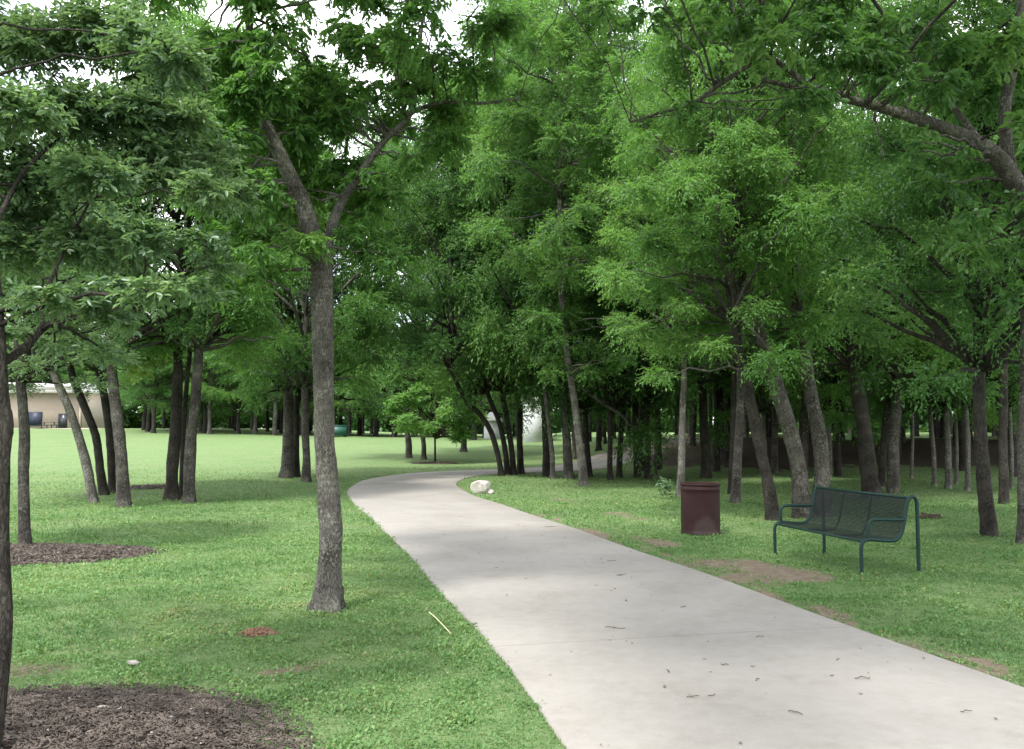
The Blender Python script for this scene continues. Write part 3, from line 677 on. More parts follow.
# tree off the right edge whose limb reaches over the bench
r = np.random.default_rng(53); d = 8.2; b = np.array([6.05, d, 0.0]); b[2] = gz(b[0], b[1])
rtr = [([b-np.array([0,0,.1]), b+np.array([-.15,0,1.2]), b+np.array([-.55,0,2.6]), P(1045,240,d), P(1015,185,d), P(985,148,d-.1), P(925,122,d-.2), P(870,105,d-.35), P(815,92,d-.5), P(760,80,d-.6)], np.array([36,32,27,22,18.5,15,12,9,6,3.5])*d/F/2),
       ([P(1012,180,d), P(1005,110,d), P(1020,20,d+.2), P(1010,-120,d+.3)], np.array([13,11,8,4])*d/F/2),
       ([P(1010,-120,d+.3), np.array([3.9,6.5,7.6]), np.array([2.4,4.0,8.0]), np.array([.8,1.8,8.2]), np.array([-.3,-.5,8.3])], [.06,.055,.045,.03,.015]),
       ([P(1010,-120,d+.3), np.array([4.2,8.0,7.2]), np.array([3.0,7.5,8.0]), np.array([1.6,6.8,8.3])], [.05,.04,.03,.015]),
       ([P(1015,185,d), P(940,90,d+.5), P(880,10,d+.7), P(820,-80,d+.8)], [.03,.026,.02,.01]),
       ([P(815,92,d-.5), P(770,58,d-.6), P(745,68,d-.6), P(715,88,d-.6), P(692,104,d-.6), P(660,113,d-.5), P(630,122,d-.4)], np.array([5.5,5.2,4.6,4.2,3.6,2.8,1.8])*d/F/2)]
rc = []
for (x, y, q, den) in [(770,40,34,1),(820,30,38,1),(870,40,38,1),(920,30,38,1),(960,55,38,1),(1010,40,40,1),(1000,95,36,1),(945,95,30,.8),(850,75,28,.8),(790,85,24,.7),(1030,140,30,.9),
      (740,15,30,.9),(700,25,26,.7),(650,12,24,.7),(610,22,22,.6),(900,70,26,.7),(1040,215,26,.9),(1055,290,26,.8),(720,60,18,.5),(670,110,12,.5)]:
    rc.append(pc(x, y, d+r.uniform(-1.2, 1.0), q, den)); rc.append(pc(x+r.uniform(-25, 25), y-r.uniform(0, 40), d+r.uniform(-1., 1.5), q, den))
rc += region(r, 820, 1000, 80, 160, d-1.0, d-.5, 8, 15, 22, .5)
rc += region(r, 800, 1030, 40, 110, d-1.2, d-.3, 10, 20, 30, .8)+region(r, 930, 1040, 150, 300, d-.6, d+1, 9, 22, 32, .8)
rc += region(r, 640, 1300, -420, -40, d-2.5, d+1.5, 60, 40, 66)
rc += region(r, 560, 1100, -900, -300, 3.8, d, 40, 60, 100)
for k in range(75):  # crown stretched over the camera out of view, added to shade the foreground
    rc.append((r.uniform(-1.5, 6.5), r.uniform(-3.5, 6.5), r.uniform(5.8, 9.5), .75, .75, .5, r.uniform(.16, .28)))
custom_tree('overhanging_tree', 'tree beyond the right picture edge with a thick limb reaching over the bench', b, rtr, rc, LEAF_ELM, BARK_GREY,
            dict(L=.088, W=.036, twigs=85, per=12, droop=.35, fine=True), 63, 20, .0025, limbf=.4)

# twin trunked tree behind the bench with a bright crown
r = np.random.default_rng(54); b = G(812, 517); d = b[1]
ttr = [([b+np.array([-.18,0,-.1]), P(797,460,d), P(775,380,d), P(752,310,d), P(738,265,d), P(728,225,d), P(718,190,d), P(712,120,d)], np.array([18,15.5,14,12,10.5,9.5,8,5])*d/F/2),
       ([b+np.array([.2,.15,-.1]), P(821,450,d+.1), P(808,380,d+.2), P(797,310,d+.3), P(795,250,d+.4), P(790,160,d+.4), P(800,60,d+.4)], np.array([16.5,15,13.5,12,10,8,5])*d/F/2),
       ([P(798,330,d+.3), P(830,314,d+.3), P(862,318,d+.3)], np.array([6,4,2])*d/F/2)]
tc = []
for (x, y, q, den) in [(725,165,30,1),(765,160,32,1),(805,175,32,1),(840,195,30,1),(745,195,30,1),(790,205,32,1),(835,230,28,1),(760,235,30,1),(800,245,28,.9),(715,215,26,.9),(700,250,28,.9),
      (680,200,30,1),(655,240,30,1),(660,290,30,1),(700,300,30,.9),(640,330,28,.9),(680,340,28,.9),(715,345,24,.7),(640,190,30,1),(700,140,28,1),(850,265,24,.8),(820,290,22,.6),(770,275,22,.6),(655,375,22,.7),(620,280,28,.9)]:
    tc.append(pc(x, y, d+r.uniform(-2.2, .5), q, den)); tc.append(pc(x+r.uniform(-20, 20), y+r.uniform(-15, 15), d+r.uniform(-1, 2.2), q*.9, den*.8))
tc += region(r, 640, 880, 130, 330, d-1.8, d+2, 34, 20, 30)
tc += region(r, 640, 880, -120, 130, d-1.5, d+2.0, 30, 30, 44)
custom_tree('twin_trunk_tree', 'twin trunked grey tree with bright green crown right behind the bench', b, ttr, tc, LEAF_ASH, BARK_GREY,
            dict(L=.074, W=.028, twigs=130, per=12, droop=.35), 64, 20, .003)

# tall light tree with the pale leaning trunk, its crown over the path
r = np.random.default_rng(55); b = G(584, 486); d = b[1]
atr = [([b-np.array([0,0,.1]), P(581,460,d), P(577,425,d), P(572,385,d), P(566,340,d), P(560,250,d), P(562,120,d), P(565,0,d), P(568,-100,d)], np.array([9,8,7.5,7,6.5,6,5,3.5,2])*d/F/2)]
ac = region(r, 470, 640, -60, 110, d-4, d+1.5, 42, 22, 34)+region(r, 480, 650, 110, 230, d-4, d+1.5, 36, 22, 32)+region(r, 520, 640, 230, 330, d-3.5, d+1, 24, 18, 28)+region(r, 545, 625, 320, 375, d-2.5, d+1, 10, 14, 22)
custom_tree('tall_ash_tree', 'tall light leaved tree on a pale leaning trunk right of the path bend', b, atr, ac, LEAF_ASH, BARK_PALE,
            dict(L=.095, W=.038, twigs=95, per=12, droop=.3), 65, 14, .004)

# ---- background wood: whole trees copied with their parts -----------------------
def proto_tree(name, proto, th, rad, bark, cz, sxy, sz, seed, label, group):
    r = np.random.default_rng(seed)
    root = empty(name, (0, 0, 0), label, 'tree', group); mb = MB()
    pts = np.array([(0,0,-.2), (r.normal()*.06, r.normal()*.06, th*.35), (r.normal()*.14, r.normal()*.14, th*.7), (r.normal()*.2, 0, th)])
    ap, ar = trunk_tube(mb, pts, [rad, rad*.85, rad*.75, rad*.6], r, 10, 1.5, .03, .2)
    link('trunk', mb.build('trunk', [bark], True), root)
    k = int(np.argmin(np.abs(ap[:, 2]-cz))); br, cr = PROTO[proto]
    for nm, me in (('branches', br), ('crown', cr)):
        o = link(nm, me, root, (ap[k][0], ap[k][1], cz)); o.scale = (sxy, sxy, sz); o.rotation_euler = (0, 0, r.random()*6)
    return root
FAR_L = 'dark trunked tree in the far row along the end of the sunny lawn'; FAR_G = 'trees in the far row'
WD_L = 'slim dark tree deep in the shade of the wood on the right'; WD_G = 'trees deep in the right-hand wood'
bp = {}
for key, lab, grp, arr in (('far', FAR_L, FAR_G, [(0,.2,3.0,1.25,1.2,BARK_DARK),(1,.24,3.2,1.3,1.3,BARK_DARK),(6,.22,2.8,1.3,1.15,BARK_DARK),(3,.2,3.1,1.2,1.25,BARK_GREY),(5,.18,2.8,1.2,1.0,BARK_DARK)]),
                           ('wood', WD_L, WD_G, [(0,.12,3.4,.95,1.3,BARK_DARK),(1,.14,3.6,1.0,1.4,BARK_DARK),(6,.10,3.2,.95,1.3,BARK_GREY),(2,.13,3.5,1.0,1.3,BARK_DARK)])):
    bp[key] = [[proto_tree('tree', p_, 6.5, rad, bk, cz, sx, sz, 300+k, lab, grp), False] for k, (p_, rad, cz, sx, sz, bk) in enumerate(arr)]
def place(key, x, y, s=1.0):
    ent = bp[key][int(rng.integers(len(bp[key])))]; root = ent[0]
    if not ent[1]: ent[1] = True; o = root
    else:
        o = root.copy(); COL.objects.link(o)
        for ch in root.children:
            c = ch.copy(); COL.objects.link(c); c.parent = o
    o.location = (x, y, float(gz(x, y))); o.rotation_euler = (0, 0, float(rng.random()*6.28)); o.scale = (s, s, s*float(rng.uniform(.9, 1.15)))
    return o
for row, (d, n_) in enumerate([(92, 20), (100, 22), (112, 24)]):
    for k in range(n_):
        px = 130+(k+rng.uniform(.1, .9))*(410/n_)
        place('far', (px-CX)/F*d, d+rng.uniform(-3, 3), rng.uniform(.85, 1.15))
for k in range(14):       # behind and beside the tan building
    place('far', rng.uniform(-90, -48), rng.uniform(122, 150), rng.uniform(1.0, 1.3))
placed = []
for k in range(4000):
    if len(placed) >= 104: break
    d = rng.uniform(29, 66); px = rng.uniform(570, 1150); x = (px-CX)/F*d
    if path_dist(x, d) < 1.95 or (d < 38 and px < 600): continue
    if 845 < px < 1010 and d < 33: continue
    if any((x-a)**2+(d-b_)**2 < 2.0**2 for a, b_ in placed): continue
    placed.append((x, d)); place('wood', x, d, rng.uniform(.85, 1.2))
for k in range(24):
    d = rng.uniform(70, 84); px = 575+k*24+rng.uniform(-8, 8); place('far', (px-CX)/F*d, d, rng.uniform(.8, 1.1))
    d = rng.uniform(88, 110); px = 640+k*21+rng.uniform(-8, 8); place('far', (px-CX)/F*d, d, rng.uniform(.9, 1.2))

# far wood that closes the horizon: reads as one mass
def far_wood():
    r = np.random.default_rng(77); cl = []
    for k in range(1500):
        a = r.uniform(-.85, .85); d = r.uniform(150, 190); h = r.uniform(0.0, 14)
        x = math.sin(a)*d; y = math.cos(a)*d; rr = r.uniform(2.0, 3.4)
        cl.append((x, y, float(gz(x, y))+h, rr*1.2, rr, rr*.8, 1.0))
    o = link('far_wood', leaf_mesh('far_wood', cl, r, LEAF_ELM, L=1.1, W=.6, twigs=26, per=8, droop=.2))
    tag(o, 'dark green mass of the wood far behind everything', 'wood', kind='stuff')
far_wood()

# ------------------------------------------------------------------ bench
def bench():
    A = np.array([3.78, 9.84]); B = np.array([3.38, 11.68]); ax = B-A; L = np.linalg.norm(ax); ax /= L
    back = np.array([ax[1], -ax[0]])
    def W(u, v, z): q = A+ax*v+back*u; return np.array([q[0], q[1], z])
    zg = float(gz(A[0], A[1]))-.01
    org = np.array([*(A+ax*L/2+back*.3), zg])
    root = empty('park_bench', org, 'dark green metal mesh bench with looped arms facing the path', 'bench')
    def pipe(mb, uz, v, r_=.021, step=.02, sides=12):
        c = catmull3(np.array([W(u, v, zg+z) for u, z in uz]), step); mb.tube(c-org, r_, sides)
    prof_pts = [(.0,-.06),(.0,.12),(.0,.30),(.02,.365),(.085,.395),(.22,.385),(.36,.375),(.44,.39),(.495,.45),(.53,.56),(.56,.70),(.585,.80),(.62,.845),(.665,.845),(.695,.80),(.70,.70),(.70,.35),(.70,-.06)]
    for v in (0.0, L):
        mb = MB(); pipe(mb, prof_pts, v); link('frame', mb.build('frame', [GREEN_PAINT], True), root)
        mb = MB(); pipe(mb, [(.085,.385),(.085,.46),(.09,.545),(.125,.595),(.20,.607),(.36,.603),(.545,.598)], v, .018); link('armrest', mb.build('armrest', [GREEN_PAINT], True), root)
    seat = catmull3(np.array([(u, 0, z) for u, z in [(.03,.372),(.085,.397),(.22,.387),(.36,.377),(.44,.392),(.495,.452),(.53,.56),(.56,.70),(.585,.80),(.605,.83)]]), .004)
    s = np.concatenate([[0], np.cumsum(np.linalg.norm(np.diff(seat, axis=0), axis=1))])
    def sheet(s0, s1, name):
        nu = int((s1-s0)/.015); nv = int(L/.015); su = np.linspace(s0, s1, nu+1); sv = np.linspace(.03, L-.03, nv+1)
        uu = np.interp(su, s, seat[:, 0]); zz = np.interp(su, s, seat[:, 2])
        def pt(i, j):
            ui = np.interp(i, np.arange(nu+1), uu); zi = np.interp(i, np.arange(nu+1), zz); vj = np.interp(j, np.arange(nv+1), sv)
            return np.stack([A[0]+ax[0]*vj+back[0]*ui, A[1]+ax[1]*vj+back[1]*ui, zg+zi], -1)-org
        I, J = np.meshgrid(np.arange(nu), np.arange(nv), indexing='ij'); I = I.ravel().astype(float); J = J.ravel().astype(float); e = .25
        corners = [(0,0),(1,0),(1,1),(0,1)]; inn = [(.5,e),(1-e,.5),(.5,1-e),(e,.5)]
        V = np.concatenate([np.stack([pt(I+a, J+b_) for a, b_ in corners], 1), np.stack([pt(I+a, J+b_) for a, b_ in inn], 1)], 1).reshape(-1, 3)
        b8 = np.arange(len(I))[:, None, None]*8
        T = (b8+np.array([[0,1,4],[1,2,5],[2,3,6],[3,0,7],[0,4,7],[1,5,4],[2,6,5],[3,7,6]])[None]).reshape(-1, 3)
        return link(name, mk_mesh(name, V, T, [MESH_PAINT]), root)
    i_b = float(np.interp(.455, seat[:, 0], s))
    sheet(.0, i_b, 'seat'); sheet(i_b+.002, s[-1], 'backrest')
    mb = MB(); mb.tube(np.array([W(.605, .0, zg+.835), W(.605, L/2, zg+.835), W(.605, L, zg+.835)])-org, .016, 10); link('top_rail', mb.build('top_rail', [GREEN_PAINT], True), root)
    mb = MB(); mb.tube(np.array([W(.03, .0, zg+.372), W(.03, L/2, zg+.372), W(.03, L, zg+.372)])-org, .014, 10); link('front_rail', mb.build('front_rail', [GREEN_PAINT], True), root)
    for f in (.36, .66):
        mb = MB(); pipe(mb, [(.10,.372),(.22,.362),(.36,.352),(.45,.372),(.507,.44),(.545,.56),(.575,.70),(.60,.80)], L*f, .012); link('brace', mb.build('brace', [GREEN_PAINT], True), root)
bench()

# ------------------------------------------------------------------ litter bin
def bin_():
    g = G(699, 536); d = g[1]+.3; c = np.array([(699-CX)/F*d, d, 0]); c[2] = gz(c[0], c[1])-.01
    root = empty('litter_bin', c, 'dark maroon round steel bin with a dusty stain beside the path', 'bin')
    R, H, S = .305, .80, 56
    def lathe(prof_, name, mat):
        a = np.linspace(0, 2*np.pi, S, endpoint=False); V = []
        for (r_, z) in prof_: V.append(np.stack([r_*np.cos(a), r_*np.sin(a), np.full(S, z)], 1))
        V = np.vstack(V); i = np.arange(len(prof_)-1)[:, None]*S; j = np.arange(S)[None]; j2 = (j+1) % S
        Q = np.stack([i+j, i+j2, i+S+j2, i+S+j], -1).reshape(-1, 4); me = mk_mesh(name, V, Q, [mat], False)
        return link(name, me, root)
    body = [(.0,.03),(R-.02,.03),(R-.004,.0),(R,.02),(R,.05),(R-.006,.056),(R-.006,.10)]
    body += [(R-.006+.0015*math.sin(k), .10+k*.09) for k in range(1, 6)] + [(R-.006,.62),(R-.006,.70),(R-.0015,.705),(R-.0015,.715),(R-.006,.72),(R-.006,.77),(R-.02,.775),(R-.02,.60),(R-.02,.06),(0,.06)]
    lathe(body, 'body', MAROON)
    lathe([(R-.014,.765),(R-.002,.765),(R+.005,.775),(R+.004,.792),(R-.004,.80),(R-.016,.797),(R-.024,.785),(R-.014,.765)], 'rim', MAROON)
    lathe([(R-.035,.70),(R-.03,.74),(R-.033,.743),(R-.05,.70),(R-.06,.30),(0,.28)], 'liner', DARKIN)
bin_()

# ------------------------------------------------------------------ stones and bits
def rock_mesh(name, sx, sy, sz, seed, mat, cut=.0, sub=3):
    r = np.random.default_rng(seed); bm = bmesh.new(); bmesh.ops.create_icosphere(bm, subdivisions=sub, radius=1)
    ds = unit(r.normal(size=(9, 3))); of = r.uniform(.5, .85, 9)
    for v in bm.verts:
        p = np.array(v.co)
        for d_, o_ in zip(ds, of):
            e = p@d_-o_
            if e > 0: p = p-d_*e*.9
        p *= 1+.03*r.normal(); v.co = (p[0]*sx, p[1]*sy, max(p[2], -cut)*sz)
    me = bpy.data.meshes.new(name); bm.to_mesh(me); bm.free(); me.materials.append(mat); return me
g = G(481, 494); o = link('limestone_rock', rock_mesh('limestone_rock', .31, .26, .27, 3, WHITE_STONE, .5), None, (g[0], g[1]+.25, g[2]+.10))
tag(o, 'white limestone rock on the grass inside the path bend', 'rock'); o.rotation_euler = (0, .12, .4)
g = G(492, 494); o = link('broken_stone', rock_mesh('broken_stone', .09, .09, .08, 5, STONE, .5), None, (g[0]-.03, g[1]+.02, g[2]+.035))
tag(o, 'small grey stone touching the right end of the white rock', 'stone')
g = G(203/2, 722); o = link('pale_stone', rock_mesh('pale_stone', .045, .03, .018, 8, STONE, .5, 2), None, (g[0], g[1], g[2]+.075)); tag(o, 'largest pale stone lying on the near mulch bed', 'stone')
sm = rock_mesh('pebble', .014, .011, .008, 9, STONE, .5, 2); cnt = 0
for k in range(400):
    if cnt >= 15: break
    t = rng.random()*6.28; rr = math.sqrt(rng.random())*.9; x = -2.5+1.42*rr*math.cos(t); y = 4.40+1.22*rr*math.sin(t)
    if y < 4.45 or x < -2.6: continue
    o = link('pebble', sm, None, (x, y, float(gz(x, y))+.08*(1-rr**2.2)+.018)); s_ = float(rng.uniform(.4, 1.1)); o.scale = (s_, s_, s_); o.rotation_euler = (0, 0, float(rng.random()*6))
    tag(o, 'tiny pale pebble scattered over the near mulch bed', 'pebble', 'pebbles on the near mulch bed'); cnt += 1
g = G(133, 667); o = link('pale_stone', rock_mesh('pale_stone', .045, .03, .02, 12, STONE, .5, 2), None, (g[0], g[1], g[2]+.03)); tag(o, 'pale stone in the grass just beyond the near mulch bed', 'stone')
# clay crumbs mound
def mound():
    g = G(258, 634); r = np.random.default_rng(5); mb = MB(); root_v = []
    R_, A_ = 9, 26; th = np.linspace(0, 2*np.pi, A_, endpoint=False); V = []
    for rr in np.linspace(0, 1, R_):
        x = rr*.14*np.cos(th)*(1+.15*np.sin(3*th)); y = rr*.11*np.sin(th)*(1+.15*np.sin(2*th+1))
        V.append(np.stack([x, y, .045*(1-rr**1.6)+r.normal(size=A_)*.005-.01*(rr > .95)], 1))
    V = np.vstack(V); i = np.arange(R_-1)[:, None]*A_; j = np.arange(A_)[None]; j2 = (j+1) % A_
    mb.add(V, np.stack([i+j, i+A_+j, i+A_+j2, i+j2], -1).reshape(-1, 4))
    for k in range(90):
        a = r.random()*6.28; q = r.random()**.5*.15; s_ = r.uniform(.004, .013); c = np.array([q*math.cos(a), q*.8*math.sin(a), .045*(1-(q/.15)**1.6)+.004])
        mb.box(c-s_, c+s_*np.array([1, .8, .7]))
    o = link('clay_mound', mb.build('clay_mound', [CLAY]), None, g); tag(o, 'small mound of reddish clay crumbs in the lawn left of the speckled trunk', 'mound')
mound()
mb = MB(); q = np.array([G(429,618)+[0,0,.05], G(436,626)+[0,0,.065], G(444,634)+[0,0,.06], G(451,639)+[0,0,.04]]); mb.tube(catmull3(q-q[0], .02), np.linspace(.006, .003, len(catmull3(q-q[0], .02))), 6)
tag(link('straw_stalk', mb.build('straw_stalk', [STRAW], True), None, q[0]), 'pale dry stalk lying on the grass by the left path edge', 'stalk')
# dark log behind the bench
g = G(930, 519); mb = MB(); r = np.random.default_rng(4)
mb.tube(np.array([(-.22,0,.03),(-.08,.02,.06),(.10,-.02,.06),(.24,.03,.03)]), [.03,.06,.055,.025], 10, .12, True, r); mb.tube(np.array([(-.05,0,.06),(-.10,.03,.10),(-.13,.04,.13)]), [.04,.03,.02], 7, .1, True, r)
mb.tube(np.array([(.05,0,.06),(.11,-.03,.09),(.17,-.06,.10)]), [.04,.03,.018], 7, .1, True, r)
tag(link('fallen_log', mb.build('fallen_log', [LOG], True), None, g-np.array([0,0,.02])), 'short dark rotten log on the grass right of the bench', 'log')
# small leafy plant left of the bin
g = G(665, 495); r = np.random.default_rng(9); root = empty('seedling', g, 'small leafy seedling in the grass left of the bin', 'plant')
cl = [(r.normal()*.12, r.normal()*.12, .14+r.random()*.18, .13, .13, .10, 1) for _ in range(6)]
link('leaves', leaf_mesh('leaves', cl, r, LEAF_OAK, L=.07, W=.035, twigs=14, per=8, droop=.1), root)
mb = MB()
for c in cl: mb.tube(curve3((0,0,-.02), c[:3], r, .1, 5), np.linspace(.008, .004, 5), 5)
link('stem', mb.build('stem', [TWIG], True), root)

# debris on the concrete
PZ = .031
def on_path(px, py):
    r_ = ray(px, py); t = (PZ-EYE)/r_[2]; return np.array([r_[0]*t, r_[1]*t, PZ])
TW = [(705,563,14,.3),(622,575,10,.6),(612,561,7,.2),(626,601,5,1.2),(615,628,16,.05),(668,672,7,-.6),(693,697,10,.25),(712,696,7,.1),(725,665,7,.2),(757,680,6,.3),(796,713,12,-.25),(862,678,13,.1),(838,660,6,.1),(966,712,10,0.0),
      (684,607,7,.4),(760,637,6,-.2),(550,527,9,.2),(648,543,8,.3)]
for k, (px, py, w, a) in enumerate(TW):
    q = on_path(px, py); Lw = w*q[1]/F*1.25; r = np.random.default_rng(200+k); mb = MB()
    c = np.array([(t*Lw, r.normal()*.08*Lw, .003+abs(r.normal())*.003) for t in np.linspace(-.5, .5, 6)]); mb.tube(catmull3(c, .01), .0028, 5)
    mb.tube(np.array([c[2], c[2]+np.array([.12*Lw, .14*Lw, .003])]), .0018, 5)
    o = link('twig', mb.build('twig', [TWIG], True), None, q); o.rotation_euler = (0, 0, a*1.6+r.normal()*.3)
    tag(o, 'short dry twig dropped on the pale concrete path', 'twig', 'twigs on the path')
lm = []
for k in range(4):
    r = np.random.default_rng(400+k); V = []
    t = np.linspace(0, 1, 6); w = np.sin(np.pi*np.clip(t*.93+.04, 0, 1))**.8*.32
    curl = .18*(t-.5)**2*2
    for s_ in (-1, 0, 1): V.append(np.stack([t-.5, s_*w, .03+curl+abs(s_)*.10+r.normal(size=6)*.015], 1))
    V = np.vstack(V); Q = [[a*6+b_, a*6+b_+1, (a+1)*6+b_+1, (a+1)*6+b_] for a in range(2) for b_ in range(5)]
    lm.append(mk_mesh('fallen_leaf', V*.045, np.array(Q), [DRYLEAF], True))
cnt = 0
for k in range(3000):
    if cnt >= 120: break
    y = 3.9+16*rng.random()**1.6; x = rng.uniform(-3.5, 4)
    if path_dist(x, y) > 1.42: continue
    o = link('fallen_leaf', lm[int(rng.integers(4))], None, (x, y, PZ-.001)); s_ = float(rng.uniform(.25, .75)); o.scale = (s_, s_, s_); o.rotation_euler = (0, 0, float(rng.random()*6.28))
    tag(o, 'small brown leaf fallen on the pale concrete path', 'leaf', 'leaves fallen on the path'); cnt += 1

# ------------------------------------------------------------------ buildings
TAN = simple('tan_stucco', (.34,.29,.235), (.40,.345,.285), .9, 3, .2, .1)
ROOF = simple('pale_metal_roof', (.50,.49,.47), (.58,.57,.55), .5, 2, .05, .4)
DARK = simple('dark_glazing', (.012,.014,.018), (.03,.033,.04), .3, 3, .02, .5)
NAVY = simple('navy_sign', (.012,.018,.040), (.02,.028,.055), .5, 3, .02, .4)
WALLW = simple('white_siding', (.40,.41,.41), (.50,.51,.51), .7, 2, .05, .3)
PAVE = simple('tan_paving', (.40,.33,.26), (.50,.43,.34), .9, 3, .2, .1)
GBOX = simple('green_steel', (.010,.060,.042), (.016,.080,.056), .5, 3, .05, .4)
def boxobj(name, boxes, mat, parent=None, loc=None):
    mb = MB()
    for lo, hi in boxes: mb.box(lo, hi)
    return link(name, mb.build(name, [mat]), parent, loc)
d = 116.0; bx = (82-CX)/F*d; bl = (-150-CX)/F*d; bz = float(gz((40-CX)/F*d, d))
def bp_(px, py, dd=d): q = P(px, py, dd); return q
root = empty('tan_building', (bl/2+bx/2, d, bz), 'tan walled low building with pale roof beyond the lawn at far left', 'building')
W_ = bx-bl; top = P(0, 393, d)[2]-bz
boxobj('wall', [((-W_/2, 0, -.5), (W_/2, 9, top))], TAN, root)
boxobj('roof', [((-W_/2-.6, -1.4, top+.003), (W_/2+.6, 10, top+.45)), ((-W_/2-.6, -1.5, top+.45), (W_/2+.6, -.9, top+1.1)), ((-W_/2, -.9, top+.45), (W_/2, 9, top+1.3))], ROOF, root)
def rel(px): return (px-CX)/F*d-(bl/2+bx/2)
boxobj('door', [((rel(59), -.06, 0), (rel(68), .05, 1.9))], DARK, root)
boxobj('sign_panel', [((rel(28), -.25, .35), (rel(43), -.05, 2.1))], NAVY, root)
boxobj('pilaster', [((rel(80), -.18, -.3), (rel(82), .1, top-.004))], TAN, root)
q = gz(0, 0)
V = []; 
xs_ = np.linspace(bl-8, bx+4, 30)
for x in xs_:
    for y in (109.5, 114.5): V.append((x, y, float(gz(x, y))+.03))
me = mk_mesh('forecourt', np.array(V), np.array([[2*k, 2*k+2, 2*k+3, 2*k+1] for k in range(29)]), [PAVE]); tag(link('forecourt', me), 'tan paved walk along the front of the tan building', 'pavement', kind='structure')
# picnic table before it
g = np.array([(50-CX)/F*112, 112, 0]); g[2] = gz(g[0], g[1])+.03; root = empty('picnic_table', g, 'dark picnic table in front of the tan building', 'table')
boxobj('tabletop', [((-.9, -.38, .72), (.9, .38, .77))], DARK, root); 
for s_ in (-1, 1):
    boxobj('bench_seat', [((-.9, s_*.72-.13, .42), (.9, s_*.72+.13, .46))], DARK, root)
    boxobj('leg', [((s_*.62-.05, -.7, 0), (s_*.62+.05, -.6, .42)), ((s_*.62-.05, .6, 0), (s_*.62+.05, .7, .42)), ((s_*.62-.05, -.8, .36), (s_*.62+.05, .8, .416)), ((s_*.62-.045, -.06, .416), (s_*.62+.045, .06, .717))], DARK, root)
# white buildings behind the wood
def white_house(px0, px1, ytop, ybot, dd, name, label, peaked):
    x0 = (px0-CX)/F*dd; x1 = (px1-CX)/F*dd; cx = (x0+x1)/2; w = x1-x0; gzv = float(gz(cx, dd)); h = P(0, ytop, dd)[2]-gzv
    root = empty(name, (cx, dd, gzv), label, 'building')
    boxobj('wall', [((-w/2, 0, -.4), (w/2, 8, h))], WALLW, root)
    if peaked:
        V = np.array([(-w/2-.3, -.4, h), (w/2+.3, -.4, h), (w/2+.3, 8.4, h), (-w/2-.3, 8.4, h), (0, -.4, h+peaked), (0, 8.4, h+peaked), (-w/2-.3, -.4, h+.12), (w/2+.3, -.4, h+.12), (w/2+.3, 8.4, h+.12), (-w/2-.3, 8.4, h+.12)])
        Fq = np.array([[6,7,4,4],[8,9,5,5]]); me = mk_mesh('roof', V+[0,0,.004], [np.array([[7,8,5,4],[9,6,4,5],[0,3,2,1],[0,1,7,6],[2,3,9,8],[1,2,8,7],[3,0,6,9]]), Fq[:, :3]], [ROOF]); link('roof', me, root)
    else: boxobj('roof', [((-w/2-.2, -.2, h+.003), (w/2+.2, 8.2, h+.3))], ROOF, root)
white_house(484, 499, 421, 436, 84, 'white_shed', 'small white shed seen through the trees right of the sapling', .9)
white_house(524, 545, 401, 436, 74, 'white_building', 'large white building glimpsed between trunks at the path bend', 0)
g = np.array([(338-CX)/F*88, 88, 0]); g[2] = gz(g[0], g[1]); root = empty('green_container', g, 'green steel container at the far end of the lawn beside the speckled trunk', 'container')
boxobj('body', [((-.9, -.6, .1), (.9, .6, 1.05))], GBOX, root); boxobj('lid', [((-.95, -.65, 1.053), (.95, .65, 1.13))], GBOX, root)
boxobj('skid', [((-.8, -.55, -.05), (-.6, .55, .097)), ((.6, -.55, -.05), (.8, .55, .097))], DARK, root)

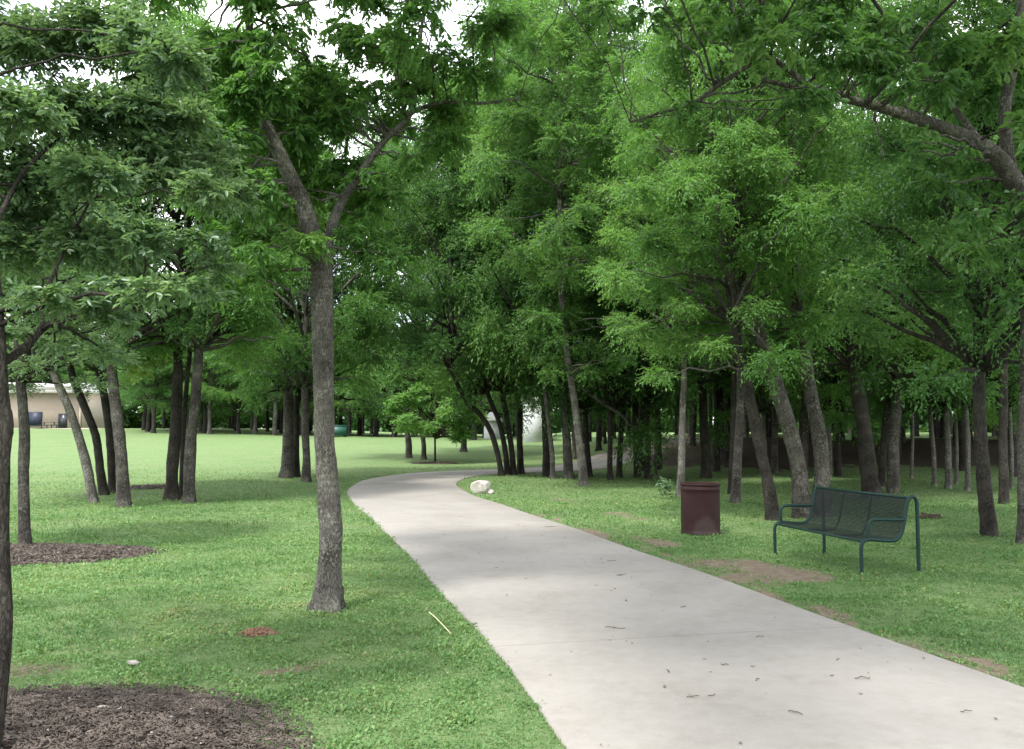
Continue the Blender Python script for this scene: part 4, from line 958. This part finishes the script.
# ------------------------------------------------------------------ light
SUN_EL, SUN_AZ = math.radians(57), math.radians(212)      # azimuth from +Y clockwise: behind left
w = bpy.data.worlds.new('World'); scene.world = w; w.use_nodes = True; nt = w.node_tree; nt.nodes.clear()
sky = nt.nodes.new('ShaderNodeTexSky'); sky.sky_type = 'NISHITA'; sky.sun_disc = False; sky.sun_elevation = SUN_EL; sky.sun_rotation = SUN_AZ; sky.air_density = 1.0; sky.dust_density = 2.0
tcn = nt.nodes.new('ShaderNodeTexCoord'); nz = nt.nodes.new('ShaderNodeTexNoise'); nz.inputs['Scale'].default_value = 2.2; nz.inputs['Detail'].default_value = 6
rp = nt.nodes.new('ShaderNodeValToRGB'); rp.color_ramp.elements[0].position = .36; rp.color_ramp.elements[1].position = .56
mx = nt.nodes.new('ShaderNodeMix'); mx.data_type = 'RGBA'; mx.inputs[7].default_value = (9.5, 9.6, 9.9, 1)
bg = nt.nodes.new('ShaderNodeBackground'); bg.inputs[1].default_value = .15; ow = nt.nodes.new('ShaderNodeOutputWorld')
L_ = nt.links.new
L_(tcn.outputs['Generated'], nz.inputs['Vector']); L_(nz.outputs[0], rp.inputs[0]); L_(rp.outputs[0], mx.inputs[0]); L_(sky.outputs[0], mx.inputs[6]); L_(mx.outputs[2], bg.inputs[0]); L_(bg.outputs[0], ow.inputs[0])
sd = bpy.data.lights.new('sun', 'SUN'); sd.energy = 2.2; sd.angle = math.radians(9); sd.color = (1, .965, .915)
so = bpy.data.objects.new('sun', sd); COL.objects.link(so)
dv = Vector((math.sin(SUN_AZ)*math.cos(SUN_EL), math.cos(SUN_AZ)*math.cos(SUN_EL), math.sin(SUN_EL)))
so.rotation_euler = dv.to_track_quat('Z', 'Y').to_euler(); so.location = (0, 0, 60)

vs = scene.view_settings; scene.display_settings.display_device = 'sRGB'
vs.view_transform = 'Standard'; vs.look = 'None'; vs.exposure = 1.46; vs.gamma = 1; vs.use_curve_mapping = False
cy = scene.cycles
cy.max_bounces = 7; cy.diffuse_bounces = 4; cy.glossy_bounces = 2; cy.transmission_bounces = 4; cy.transparent_max_bounces = 6
cy.use_denoising = True; cy.caustics_reflective = False; cy.caustics_refractive = False; cy.sample_clamp_indirect = 6
try:
    cy.denoiser = 'OPENIMAGEDENOISE'; cy.denoising_input_passes = 'RGB_ALBEDO_NORMAL'
except Exception: pass
